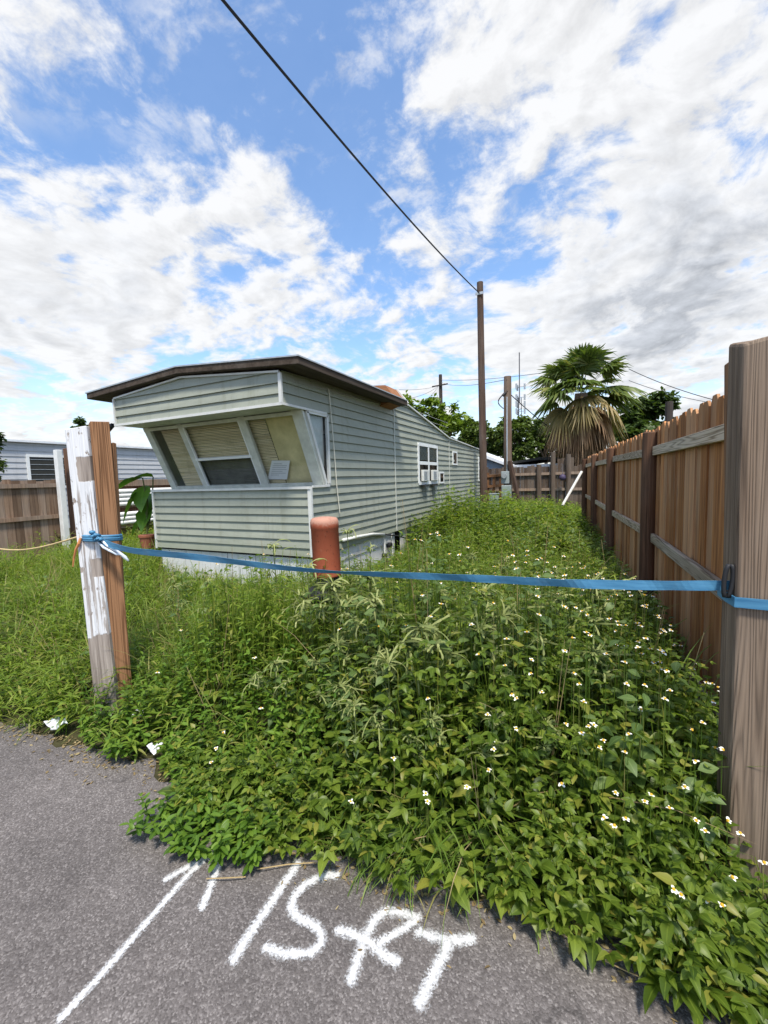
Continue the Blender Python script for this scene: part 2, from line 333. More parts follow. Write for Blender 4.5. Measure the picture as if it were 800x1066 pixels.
m, t, b = new_mat('blue_strap'); o = t.obj(); n = t.noise(t.mapv(o, (6,6,60)), 1, 4, .6); n2 = t.noise(o, 9, 4, .6)
c = t.mix(t.lin(n, .3, .7), (.035,.15,.28), (.085,.26,.42)); c = t.mix(t.m('MULTIPLY', t.ss(n2, .52, .72), .5), c, (.12,.20,.28))
setb(t, b, c, .5, .4); M['strap'] = m
M['strap_white'] = plain('frayed_white_cord', (.62,.68,.74), .8, .2, .2, 30)

def glass_mat(name, tintc=(.8,.85,.85), refl=1.0):
    m = bpy.data.materials.new(name); m.use_nodes = True; t = NT(m.node_tree); t.n.clear()
    o = t.node('ShaderNodeOutputMaterial'); tr = t.node('ShaderNodeBsdfTransparent'); t.put(tr.inputs[0], tintc)
    gl = t.node('ShaderNodeBsdfGlossy'); gl.inputs['Roughness'].default_value = .03
    ge = t.node('ShaderNodeNewGeometry'); mx = t.node('ShaderNodeMixShader')
    cs = t.m('ABSOLUTE', t.vm('DOT_PRODUCT', ge.outputs['Normal'], ge.outputs['Incoming']))
    fr = t.m('ADD', .045, t.m('MULTIPLY', t.m('POWER', t.m('SUBTRACT', 1.0, cs), 5.0), .9))
    t.l.new(t.m('MULTIPLY', fr, refl, clamp=True), mx.inputs[0]); t.l.new(tr.outputs[0], mx.inputs[1]); t.l.new(gl.outputs[0], mx.inputs[2]); t.l.new(mx.outputs[0], o.inputs[0]); return m
M['glass'] = glass_mat('window_glass', (.93,.94,.92), 1.0)
M['glass_dusty'] = glass_mat('dusty_glass', (.70,.73,.72), 1.6)
m, t, b = new_mat('yellowed_blind'); r0 = t.tint()[0]
c = t.mix(r0, (.60,.50,.30), (.76,.66,.44)); c = t.mix(t.ss(t.noise(t.obj(), 3.2, 5, .6), .52, .75), c, (.42,.36,.21)); setb(t, b, c, .7, .3); M['blind'] = m
M['shade'] = plain('yellow_window_shade', (.60,.52,.29), .8, .2, .22, 4)
M['net_dark'] = plain('grey_blind', (.13,.13,.11), .8, .2, .3, 6)
M['net'] = plain('pale_curtain', (.62,.68,.68), .9, .1, .15, 9)

# leaves: tint = (per-leaf random, across 0..1, along 0..1, per-plant random)
def leaf_mat(name, dark, mid, light, trans=.3, rough=.5, vein=.25, spec=.35, yellow=None):
    m, t, b = new_mat(name); r, ac, al, pl = t.tint()
    f = t.m('ADD', t.m('MULTIPLY', r, .6), t.m('MULTIPLY', pl, .4))
    c = t.ramp(f, [(.12, dark), (.5, mid), (.88, light)])
    if yellow: c = t.mix(t.m('MULTIPLY', t.ss(r, .86, .97), .7), c, yellow)
    if vein: c = t.mix(t.m('MULTIPLY', t.ss(ac, .16, .0), vein), c, tuple(min(1, x*1.7) for x in light))
    setb(t, b, c, rough, spec)
    o = t.n['Material Output']; tl = t.node('ShaderNodeBsdfTranslucent'); t.l.new(t.vm('MULTIPLY', c, (1.25,1.35,.6)), tl.inputs[0])
    mx = t.node('ShaderNodeMixShader'); mx.inputs[0].default_value = trans; t.l.new(b.outputs[0], mx.inputs[1]); t.l.new(tl.outputs[0], mx.inputs[2]); t.l.new(mx.outputs[0], o.inputs[0]); return m
M['broad'] = leaf_mat('broad_weed_leaf', (.048,.090,.011), (.118,.180,.020), (.225,.290,.042), .46, .42, .3, yellow=(.33,.30,.06))
M['lance'] = leaf_mat('narrow_weed_leaf', (.082,.150,.014), (.168,.250,.026), (.29,.36,.056), .48, .5, .25, yellow=(.30,.27,.08))
M['blade'] = leaf_mat('grass_blade', (.096,.165,.019), (.19,.265,.036), (.31,.36,.085), .48, .5, 0, yellow=(.33,.27,.11))
M['green_blade'] = leaf_mat('green_grass_blade', (.06,.115,.014), (.11,.185,.024), (.19,.26,.055), .35, .45, 0, yellow=(.34,.27,.12))
M['shiny'] = leaf_mat('low_bright_leaf', (.055,.12,.013), (.105,.19,.022), (.17,.27,.036), .33, .38, .25)
M['pigweed'] = leaf_mat('pigweed_leaf', (.065,.115,.028), (.110,.175,.045), (.18,.245,.08), .36, .5, .3)
M['seed'] = leaf_mat('seed_spike', (.20,.24,.075), (.29,.32,.115), (.38,.40,.17), .25, .8, 0)
M['tree_bright'] = leaf_mat('bright_tree_leaf', (.075,.125,.012), (.15,.225,.024), (.24,.31,.045), .35, .5, 0)
M['tree_dark'] = leaf_mat('dark_tree_leaf', (.034,.062,.015), (.060,.100,.024), (.105,.155,.040), .3, .5, 0)
M['tree_mid'] = leaf_mat('olive_tree_leaf', (.060,.095,.020), (.105,.155,.032), (.17,.215,.06), .3, .55, 0)
M['palm_green'] = leaf_mat('palm_leaf', (.055,.090,.018), (.115,.165,.034), (.20,.235,.065), .28, .42, 0, yellow=(.22,.2,.06))
M['palm_yellow'] = leaf_mat('drying_palm_leaf', (.13,.115,.038), (.24,.185,.072), (.35,.27,.13), .3, .55, 0)
M['palm_dead'] = leaf_mat('dead_palm_leaf', (.13,.075,.038), (.27,.165,.090), (.44,.31,.19), .15, .8, 0)
M['elephant'] = leaf_mat('large_glossy_leaf', (.040,.10,.012), (.075,.17,.020), (.12,.24,.035), .35, .3, .4)
M['bark'] = plain('tree_bark', (.10,.075,.055), .95, .2, .3, 8, 0, .5)
M['palm_bark'] = plain('palm_bark', (.16,.115,.085), .95, .2, .35, 9, 0, .6)
M['stem'] = plain('weed_stem', (.11,.14,.04), .7)

m, t, b = new_mat('asphalt'); o = t.obj()
vo = t.node('ShaderNodeTexVoronoi'); t.l.new(o, vo.inputs['Vector']); vo.inputs['Scale'].default_value = 170
vc = t.sep(t.vm('MULTIPLY', vo.outputs['Color'], (1,1,1)))
f1 = t.noise(o, 190, 3, .6); f2 = t.noise(o, 1.3, 5, .6); f3 = t.noise(o, 7, 5, .6)
st = t.m('ADD', t.m('MULTIPLY', vc[0], .55), t.m('MULTIPLY', f1, .45))
c = t.ramp(st, [(.18,(.082,.072,.068)),(.42,(.118,.105,.099)),(.65,(.150,.134,.127)),(.88,(.29,.265,.25))])
ck = t.node('ShaderNodeTexVoronoi', feature='DISTANCE_TO_EDGE'); t.l.new(t.vm('ADD', o, t.vm('MULTIPLY', t.noise(o, 3.5, 5, .6, out='Color'), (.5,.5,0))), ck.inputs['Vector']); ck.inputs['Scale'].default_value = .55
crack = t.m('MULTIPLY', t.ss(ck.outputs[0], .0075, .002), t.ss(t.noise(o, .8, 2, .5), .47, .56)); c = t.mix(t.m('MULTIPLY', crack, .75), c, (.035,.032,.03))
k = t.m('ADD', t.lin(f2, .3, .7, .80, 1.16), t.lin(f3, .3, .7, -.09, .09)); c = t.vm('MULTIPLY', c, t.comb(k, k, k))
h = t.m('ADD', t.m('MULTIPLY', t.m('SUBTRACT', 1.0, vo.outputs['Distance']), .6), t.m('MULTIPLY', f1, .5))
setb(t, b, c, .85, .25, 0, t.bump(h, .55, .005)); M['asphalt'] = m
m, t, b = new_mat('soil'); o = t.obj()
c = t.mix(t.lin(t.noise(o, 3, 6, .6), .35, .65), (.030,.032,.014), (.065,.060,.028))
far = t.ss(t.noise(o, .5, 4, .6), .4, .6); setb(t, b, c, .95, .1, 0, t.bump(t.noise(o, 20, 5, .7), .6, .03)); M['soil'] = m
m, t, b = new_mat('spray_paint'); o = t.obj(); r, ac, al, pl = t.tint()
vo = t.node('ShaderNodeTexVoronoi'); t.l.new(o, vo.inputs['Vector']); vo.inputs['Scale'].default_value = 170
pn = t.m('ADD', t.m('MULTIPLY', t.sep(vo.outputs['Color'])[0], .75), t.m('MULTIPLY', t.noise(o, 190, 4, .65), .9))   # 0..1.3
cov = t.m('ADD', t.m('SUBTRACT', t.m('MULTIPLY', t.m('SUBTRACT', 1.0, ac), 1.9), pn), t.m('MULTIPLY', t.m('SUBTRACT', t.noise(o, 11, 4, .6), .5), .5))
al_ = t.ss(cov, -.30, .95)
setb(t, b, t.mix(t.noise(o, 150, 3, .6), (.46,.46,.46), (.72,.72,.72)), .8, .2); t.l.new(t.m('MULTIPLY', al_, .96), b.inputs['Alpha']); M['spray'] = m
m, t, b = new_mat('petal_white'); setb(t, b, (.80,.79,.70), .6, .3); M['petal'] = m
m, t, b = new_mat('flower_yellow'); setb(t, b, (.62,.36,.03), .7, .2); M['disc'] = m

# ------------------------------------------------------------------ ground and road
EDGE = [(-60,1.1),(-9,1.12),(-4.2,1.2),(-3.35,1.24),(-2.97,1.34),(-2.36,1.33),(-2.16,1.42),(-1.6,1.30),(-1.16,1.35),(-.64,1.34),(-.22,1.46),(.11,1.46),(.30,1.40),(.8,1.36),(3,1.3),(60,1.1)]
def edge_y(x): return np.interp(x, [e[0] for e in EDGE], [e[1] for e in EDGE])
g = MB(); g.add([(-900,-900,0),(900,-900,0),(900,900,0),(-900,900,0)], [(0,1,2,3)])
tag(g.build('ground', M['soil']), kind='structure')
rd = MB(); xs = sorted(set([-60,-30,-15] + [round(x,3) for x in np.arange(-9, 3, .06)] + [10,30,60])); tp = []; bt = []
for x in xs: tp.append((x, float(edge_y(x)) + .05*math.sin(x*7.1)+.025*math.sin(x*23.0+1)+random.uniform(-.012,.012), .004)); bt.append((x, -40, .004))
n = len(xs); rd.add(tp+bt, [(i, i+n, i+n+1, i+1) for i in range(n-1)])
road = tag(rd.build('road', M['asphalt'], recalc=False), kind='structure')
for p in road.data.polygons:
    if p.normal.z < 0: p.flip()

def spray(name, strokes, label=None):
    V = []; Fq = []; Tn = []; b0 = 0
    for si, (pts, wid) in enumerate(strokes):
        pts = [np.array(sight(u, v, 2, 0.0))[:2] for u, v in pts]
        # smooth resample
        P_ = np.array(pts); d = np.r_[0, np.cumsum(np.linalg.norm(np.diff(P_, axis=0), axis=1))]; nn = max(8, int(d[-1]/.012))
        tt = np.linspace(0, d[-1], nn); C_ = np.c_[np.interp(tt, d, P_[:,0]), np.interp(tt, d, P_[:,1])]
        for _ in range(3):
            if len(pts) > 2: C_[1:-1] = (C_[:-2] + 2*C_[1:-1] + C_[2:])/4
        tg = np.gradient(C_, axis=0); tg /= np.linalg.norm(tg, axis=1)[:,None]; nr = np.c_[-tg[:,1], tg[:,0]]
        C_ = np.vstack([C_[0]-tg[0]*wid*.55, C_, C_[-1]+tg[-1]*wid*.55]); nr = np.vstack([nr[0], nr, nr[-1]])
        ww = wid*1.65; ac = [-1,-.55,0,.55,1]
        for i, (c_, q) in enumerate(zip(C_, nr)):
            for a in ac:
                p = c_ + q*a*ww/2; V.append((p[0], p[1], .0075+.0012*si)); e = 1.0 if i in (0, len(C_)-1) else abs(a); Tn.append((0, e, 0, 0))
        for i in range(len(C_)-1):
            for j in range(4): k_ = b0+i*5+j; Fq.append((k_, k_+1, k_+6, k_+5))
        b0 += len(C_)*5
    o = np_mesh(name, np.array(V), np.array(Fq), np.array(Tn), M['spray'], road, False)
    for p in o.data.polygons:
        if p.normal.z < 0: p.flip()
    if label: o['label'] = label
    return o
spray('painted_arrow', [([(62,1064),(110,1012),(165,948),(200,908),(222,890)], .034), ([(172,918),(190,908),(222,890)], .034), ([(228,900),(220,925),(210,948)], .036)], 'white spray painted arrow on the asphalt')
spray('painted_digit', [([(311,900),(285,938),(262,972),(242,1003)], .044)], 'white spray painted 1')
spray('painted_digit', [([(352,913),(335,914),(318,922),(305,937),(303,950),(315,960),(330,966),(337,980),(330,992),(310,996),(290,994),(277,988)], .042)], 'white spray painted 5')
spray('painted_letter', [([(436,958),(418,952),(400,950),(388,962),(378,985),(365,1024)], .044), ([(352,970),(372,977),(388,985),(402,1000),(414,1004)], .046), ([(395,985),(412,975),(432,962)], .036)], 'white spray painted letter F')
spray('painted_letter', [([(436,972),(455,979),(475,982),(493,979)], .044), ([(468,984),(455,1010),(436,1050)], .046)], 'white spray painted letter T')

# ------------------------------------------------------------------ the mobile home
XR, XL, YF, YA, YB = -3.33, -6.53, 4.65, 4.14, 15.75
home = thing('mobile_home', ((XR+XL)/2, 10.0, 0), 'sage green vintage mobile home with slanted front windows and brown overhanging roof', 'mobile home')
def ztop(y): return float(np.interp(y, [4.1, 8.2, 11.2, 15.8], [2.90, 3.07, 2.61, 2.46]))
def clip_poly(poly, a, b, c):                      # keep a*y+b*z<=c
    o_ = []
    for i in range(len(poly)):
        p, q = poly[i], poly[(i+1) % len(poly)]; fp = a*p[0]+b*p[1]-c; fq = a*q[0]+b*q[1]-c
        if fp <= 0: o_.append(p)
        if fp*fq < 0: k_ = fp/(fp-fq); o_.append((p[0]+(q[0]-p[0])*k_, p[1]+(q[1]-p[1])*k_))
    return o_
zs = list(np.linspace(.50, 1.47, 9)) + list(np.linspace(1.47, 2.52, 9))[1:] + list(np.arange(2.645, 3.3, .125))
LAP = .024
wl = MB()
def lap(mb, za, zb, segs, topf=None, place=None):
    for (ya, yb) in segs:
        poly = [(ya, za), (yb, za), (yb, zb), (ya, zb)]
        if topf:
            t0, t1 = topf(ya), topf(yb); s_ = (t1-t0)/(yb-ya); poly = clip_poly(poly, -s_, 1.0, t0-s_*ya)
        if len(poly) < 3: continue
        mb.add([place(y, z, LAP*(1-(z-za)/(zb-za))**1.0) for y, z in poly], [tuple(range(len(poly)))])
        mb.add([place(ya, za, LAP), place(yb, za, LAP), place(yb, za, 0), place(ya, za, 0)], [(0,1,2,3)])
for za, zb in zip(zs[:-1], zs[1:]):
    y0 = YF if zb <= 1.48 else (5.12 if zb <= 2.53 else YA)
    lap(wl, za, zb, [(y0,8.2),(8.2,11.2),(11.2,YB)], ztop, lambda y, z, o_: (XR+o_, y, z))
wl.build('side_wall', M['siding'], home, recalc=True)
fp = MB()
for za, zb in zip(np.linspace(.50,1.44,9)[:-1], np.linspace(.50,1.44,9)[1:]):
    lap(fp, za, zb, [(XL, XR)], None, lambda x, z, o_: (x, YF-o_, z))
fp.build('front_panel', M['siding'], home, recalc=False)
# the inner shell is open behind the bay window
sh2 = MB(); sh2.box(XL+.03, XR-.04, YB-.03, YB, .45, 2.45); sh2.box(XL+.03, XR-.04, YF+.05, YB, .45, .48); sh2.box(XL+.03, XR-.04, YF+.03, YF+.04, .5, 1.43)
sh2.box(XL+.03, XR-.04, 7.2, 7.22, .48, 2.5); sh2.build('inner_wall', M['dark'], home)
lw_ = MB(); lw_.prism([(YF+.01,.5),(YB,.5),(YB,2.44),(11.2,2.59),(8.2,3.0),(YA+.02,2.86),(YA+.02,2.53),(4.60,2.53),(5.06,1.47),(YF+.01,1.45)], 0, XL, XL+.025); lw_.build('left_wall', M['siding'], home)
# awning box over the windows
aw = MB()
def atop(x): return float(np.interp(x, [XL-.03, -5.05, XR], [2.90, 3.03, 2.88]))
azs = [2.50, 2.63, 2.76, 2.89, 3.02, 3.15]
for za, zb in zip(azs[:-1], azs[1:]):
    lap(aw, za, zb, [(XL-.03, -5.7), (-5.7,-5.05), (-5.05,-4.2), (-4.2, XR)], atop, lambda x, z, o_: (x, YA-o_, z))
aw.build('awning_front', M['siding'], home, recalc=False)
sf = MB(); sf.box(XL-.03, XR-.002, YA+.004, 5.14, 2.495, 2.515); sf.build('soffit', M['frame'], home)
wlf = MB(); wlf.box(XL-.03, XL-.005, YA+.004, 5.14, 2.515, 2.88); wlf.build('awning_cheek', M['siding'], home)
tr = MB()
tr.beam((XL-.05, YA-.02, 2.50), (XR+.03, YA-.02, 2.50), .03, .035); tr.beam((XR+.026, YA-.03, 2.50), (XR+.026, 5.10, 2.50), .022, .03)
tr.beam((XR+.012, YA-.022, 2.51), (XR+.012, YA-.022, 2.87), .045, .03, up=(0,1,0))
tr.beam((XL-.035, YA-.022, 2.49), (XL-.035, YA-.022, 2.90), .03, .03, up=(0,1,0))
for a, b_ in (((XL-.03),-5.05),(-5.05,XR)): tr.beam((a, YA-.02, atop(a)+.008), (b_, YA-.02, atop(b_)+.008), .03, .024)
tr.beam((XR+.008, YF-.012, .50), (XR+.008, YF-.012, 1.45), .06, .035, up=(0,1,0))
tr.beam((XL, YF-.02, .48), (XL, YF-.02, 1.45), .035, .03, up=(0,1,0))
tr.beam((XL-.02, YF-.014, 1.455), (XR+.03, YF-.014, 1.455), .055, .035); tr.beam((XR+.026, YF+.03, 1.47), (XR+.026, 5.10, 1.47), .022, .03)
tr.build('corner_trim', M['trim'], home)
led = MB(); led.box(XL+.027, XR-.004, YF+.018, 5.12, 1.44, 1.468); led.build('window_sill', M['frame'], home)
# side seams
for y in (7.5, 11.24):
    se = MB(); se.beam((XR+.02, y, .5), (XR+.02, y, ztop(y)-.01), .014, .03, up=(0,1,0)); se.build('seam_strip', M['frame'], home)
# bay windows: a plane leaning outwards
B0 = np.array([XR, 5.03, 1.47]); B1 = np.array([XR, 4.57, 2.495]); bn = np.cross(np.array([1.,0,0]), B1-B0); bn /= np.linalg.norm(bn)
if bn[1] > 0: bn = -bn
def bay(u, v, off=0.0): return sightp(u, v, B0 + bn*off, bn)
def bayp(x, k, off=0.0): return np.array([x, 0, 0]) + (B0+(B1-B0)*k)*np.array([0,1,1]) + bn*off
bay_w = bpy.data.objects.new('bay_window', None); COL.objects.link(bay_w); bay_w.location = (0,0,0); bay_w.parent = home; bay_w.matrix_parent_inverse = Matrix.Translation(-Vector(home.location))
bf = MB()
xa = bay(150,470)[0]; x_m1 = bay(201,472)[0]; x_m2 = bay(265,470)[0]; xr = XR-.075
def slantbar(mb, x, wd, off=.0, th=.05): mb.beam(bayp(x, -.01, off), bayp(x, 1.01, off), wd, th, up=tuple(bn))
slantbar(bf, XL+.07, .13, .01); slantbar(bf, x_m1, .095, .01); slantbar(bf, x_m2, .13, .01); slantbar(bf, XR-.085, .175, .01)
bf.beam(bayp(XL, .03, .012), bayp(XR-.01, .03, .012), .05, .04, up=tuple(bn)); bf.beam(bayp(XL, .975, .012), bayp(XR-.01, .975, .012), .05, .05, up=tuple(bn))
bf.build('window_frame', M['frame'], bay_w)
sb = MB(); sb.beam(bayp(x_m1+.04, .47, .02), bayp(x_m2-.05, .47, .02), .035, .04, up=tuple(bn))
for xx in (x_m1+.06, x_m2-.075): sb.beam(bayp(xx, .05, .016), bayp(xx, .95, .016), .025, .03, up=tuple(bn))
sb.build('window_sash', M['frame_white'], bay_w)
gl = MB(); gl.add([bayp(XL+.1,.02), bayp(XR-.1,.02), bayp(XR-.1,.98), bayp(XL+.1,.98)], [(0,1,2,3)]); gl.build('window_glass', M['glass'], bay_w)
def blinds(x0, x1, k0, k1, mat, off=-.06, pitch=.024, name='blind'):
    mb = MB(); L = np.linalg.norm(B1-B0); n_ = int((k1-k0)*L/pitch); up_ = (B1-B0)/L
    for i in range(n_):
        kk = k0 + (i+.5)*pitch/L; c_ = bayp(0, kk, off); sag = random.uniform(-.003,.003)
        a = c_ + bn*.010 - up_*.004; b_ = c_ - bn*.006 + up_*.0105; rr = random.random()
        mb.add([(x0,a[1],a[2]+sag),(x1,a[1],a[2]-sag),(x1,b_[1],b_[2]-sag),(x0,b_[1],b_[2]+sag)], [(0,1,2,3)], rr)
    return mb.build(name, mat, bay_w, recalc=False)
blinds(XL+.27, x_m1+.0, .02, .98, M['blind']); blinds(x_m1, x_m2, .46, .98, M['blind']); blinds(x_m1+.05, x_m2, .03, .46, M['net_dark'], -.06)
blinds(x_m2, x_m2+.34, .02, .98, M['blind'])
shd = MB(); shd.add([bayp(x_m2+.34,.02,-.07), bayp(XR-.1,.02,-.07), bayp(XR-.1,.98,-.07), bayp(x_m2+.34,.98,-.07)], [(0,1,2,3)]); shd.build('window_shade', M['shade'], bay_w)
# paper notice leaning inside the window
pn = thing('paper_notice', tuple(bay(295,496,-.035)), 'white printed notice leaning inside the right pane of the slanted front window', 'notice')
q = [bay(279,499,-.03), bay(299,499,-.03), bay(302,479.5,-.03), bay(283,479.5,-.03)]
pp = MB(); pp.add(q + [p - bn*.003 for p in q], [(0,1,2,3),(7,6,5,4),(0,4,5,1),(1,5,6,2),(2,6,7,3),(3,7,4,0)]); pp.build('sheet', M['paper'], pn)
pl = MB(); qa = np.array(q)
for i, (k0, k1) in enumerate([(.15,.6),(.12,.88),(.12,.85),(.12,.9),(.12,.7),(.12,.88),(.12,.55)]):
    t_ = .16+.1*i; l_ = qa[3]*(1-t_)+qa[0]*t_; r_ = qa[2]*(1-t_)+qa[1]*t_; pa = l_*(1-k0)+r_*k0+bn*.002; pb = l_*(1-k1)+r_*k1+bn*.002; pl.beam(pa, pb, .006, .001, up=tuple(bn))
pl.build('printed_lines', M['ink'], pn)
# triangular side window of the bay
tw = bpy.data.objects.new('side_window', None); COL.objects.link(tw); tw.parent = home; tw.matrix_parent_inverse = Matrix.Translation(-Vector(home.location))
t0, t1, t2 = (XR+.012, 4.63, 2.475), (XR+.012, 5.12, 2.475), (XR+.012, 5.12, 1.485); t3 = (XR+.012, 5.04, 1.485)
f_ = MB()
for a, b_ in ((t0,t1),(t1,t2),(t2,t3),(t3,t0)): f_.beam(a, b_, .045, .035, up=(1,0,0))
f_.build('window_frame', M['trim'], tw)
f_ = MB(); f_.add([(XR-.006, 4.63, 2.47), (XR-.006, 5.12, 2.47), (XR-.006, 5.12, 1.48), (XR-.006, 5.06, 1.48)], [(0,1,2,3)]); f_.build('window_glass', M['glass_dusty'], tw)
f_ = MB(); f_.add([(XR-.06, 4.70, 2.47), (XR-.06, 5.11, 2.47), (XR-.06, 5.11, 1.48), (XR-.06, 5.08, 1.48)], [(0,1,2,3)]); f_.build('curtain', M['net'], tw)
def side_window(ya, yb, za, zb, cols, midz=None, frame=.045, curtain=None):
    e = bpy.data.objects.new('side_window', None); COL.objects.link(e); e.parent = home; e.matrix_parent_inverse = Matrix.Translation(-Vector(home.location))
    mb = MB(); x = XR+.022
    for y in [ya, yb] + list(np.linspace(ya, yb, cols+1)[1:-1]): mb.beam((x, y, za), (x, y, zb), frame, .035, up=(1,0,0))
    ends = [za, zb] + ([midz] if midz else [])
    for z in ends: mb.beam((x+.002, ya-.02, z), (x+.002, yb+.02, z), frame, .035, up=(1,0,0))
    mb.build('window_frame', M['frame_white'], e)
    mb = MB(); mb.box(XR+.019, XR+.022, ya, yb, za, zb); mb.build('window_backing', M['dark'], e)
    mb = MB(); mb.box(XR+.030, XR+.032, ya, yb, za, zb); mb.build('window_glass', M['glass_dusty'], e)
    if curtain:
        mb = MB(); mb.box(XR+.0235, XR+.0255, ya+.03, yb-.03, *curtain); mb.build('curtain', M['net'], e)
    return e
side_window(8.80, 10.14, 1.42, 2.30, 2, 1.88, .075, (1.95, 2.26))
side_window(10.32, 10.66, 1.40, 1.66, 1, None, .04)
side_window(11.58, 12.0, 1.90, 2.25, 1, None, .045)
side_window(14.88, 15.6, 1.38, 2.20, 1, 1.80, .05)
for y0, lab in ((8.90, 'white air conditioner set into the lower left pane of the side window'), (9.58, 'white air conditioner set into the lower right pane of the side window')):
    ac = thing('air_conditioner', (XR+.08, y0+.22, 1.46), lab, 'air conditioner', 'window air conditioners')
    mb = MB(); mb.box(XR+.042, XR+.10, y0, y0+.44, 1.465, 1.72); mb.build('casing', M['pvc'], ac, bevel=.008)
    mb = MB()
    for i in range(7): mb.box(XR+.102, XR+.105, y0+.05, y0+.26, 1.50+i*.028, 1.514+i*.028)
    mb.build('grille', M['metal'], ac)
    mb = MB(); mb.box(XR+.045, XR+.11, y0+.05, y0+.34, 1.335, 1.375); mb.build('bracket', M['dark'], ac)
# roof-over with dark wooden edge
ro = MB(); x0, x1, xm = -7.1, -2.97, -5.02; y0, y1 = 4.03, 7.38
sec = [(x0,2.945),(xm,3.065),(x1,2.905),(x1,3.00),(xm,3.16),(x0,3.04)]
ro.prism(sec, 1, y0, y1); ro.build('roof_cover', M['roof_edge'], home, bevel=.008)
ro = MB(); ro.prism([(x0-.012,3.03),(xm,3.152),(x1+.012,2.992),(x1+.012,3.008),(xm,3.17),(x0-.012,3.048)], 1, y0-.012, y1+.01); ro.build('drip_edge', M['metal'], home)
ro = MB(); yl = list(np.linspace(4.25, 15.8, 12)); sx_ = np.linspace(XL-.02, XR+.03, 9)
yl = sorted(set(yl + [7.38, 8.2, 11.2]))
gv = [(x, y, ztop(y) + (.09 if y > 7.4 else .0)*math.sin(math.pi*(x-sx_[0])/(sx_[-1]-sx_[0])) - (.0 if y > 7.4 else .12)) for y in yl for x in sx_]
ro.add(gv, [(i*9+j, i*9+j+1, (i+1)*9+j+1, (i+1)*9+j) for i in range(len(yl)-1) for j in range(8)]); ro.build('roof', M['neigh_roof'], home, recalc=False)
ro = MB()
for a, b_ in ((7.4,8.2),(8.2,11.2),(11.2,15.77)): ro.beam((XR+.03, a, ztop(a)+.005), (XR+.03, b_, ztop(b_)+.005), .05, .03)
ro.build('roof_trim', M['trim'], home)
ro = MB(); pq = [np.array(sight(u, v, 1, 7.42)) for u, v in ((386,407),(413,406),(423.5,420),(400,430),(386,428))]
ro.add([tuple(p) for p in pq] + [(p[0], p[1]-.5, p[2]) for p in pq], [(0,1,2,3,4),(9,8,7,6,5)] + [(i,(i+1)%5,(i+1)%5+5,i+5) for i in range(5)]); ro.build('plywood_patch', M['ply'], home)
ro = MB(); ro.beam(pq[1]+np.array([0,.02,.01]), pq[2]+np.array([.02,.02,0]), .05, .04); ro.build('patch_edge', M['trim'], home)
# skirting
sk = MB()
for i, y in enumerate(np.arange(4.75, 15.4, .305)):
    if 7.35 < y < 7.7:
        sk.build('skirting', M['skirt'], home); sk = MB(); continue
    z1 = .495 + random.uniform(-.01,.004); sk.box(XR-.05+random.uniform(-.006,.006), XR-.03, y, y+.30, 0.0, z1, random.random())
sk.build('skirting', M['skirt'], home); sk = MB()
for i, x in enumerate(np.arange(XL+.05, XR-.1, .19)): sk.box(x, x+.184, YF+.03+random.uniform(-.006,.006), YF+.05, 0.0, .46, random.random())
sk.build('skirting', M['skirt'], home)
sk = MB(); sk.box(XR-.024, XR-.012, 4.7, 7.3, .30, .345, .3); sk.build('skirting_rail', M['trim'], home)
cb = MB(); cb.tube([(XR+.035,5.17,2.86),(XR+.038,5.2,2.5),(XR+.05,5.23,1.95),(XR+.045,5.27,1.45),(XR+.055,5.31,1.05)], .008, 6); cb.build('hanging_cable', M['cord'], home)
cb = MB(); cb.tube([tuple(sight(u, v, 0, XR+.05)) for u, v in ((357,562.5),(372,559),(388,556),(400,556.5))], .026, 10); cb.build('plastic_pipe', M['pvc'], home, smooth=True)
cb = MB(); cb.tube([tuple(sight(u, v, 0, XR+.05)) for u, v in ((398,556),(415,558),(428,562),(440,567),(452,570))], .014, 8); cb.build('black_hose', M['black'], home, smooth=True)
for y_, z_, r_ in ((7.14,.27,.05),(6.91,.11,.04)):
    cb = MB(); cb.tube([(XR-.03,y_,z_),(XR+.06,y_,z_)], r_, 12); cb.build('pipe_fitting', M['black'], home)
for y_, z_ in ((6.91,.42),(7.25,.47)):
    cb = MB(); cb.tube([(XR+.02,y_,z_),(XR+.02,y_,.08)], .018, 8); cb.build('drain_pipe', M['pvc'], home)
lt = thing('floodlight', (XL-.05, 4.25, 2.45), 'small black floodlight under the left end of the trailer awning', 'light')
cb = MB(); p = np.array(sight(120,441,1,4.3)); cb.tube([p, p+np.array([-.05,-.02,-.05])], [.02,.02], 8); cb.tube([p+np.array([-.03,-.02,-.02]), p+np.array([-.16,-.06,-.10])], [.035,.06], 12); cb.build('lamp_housing', M['black'], lt)

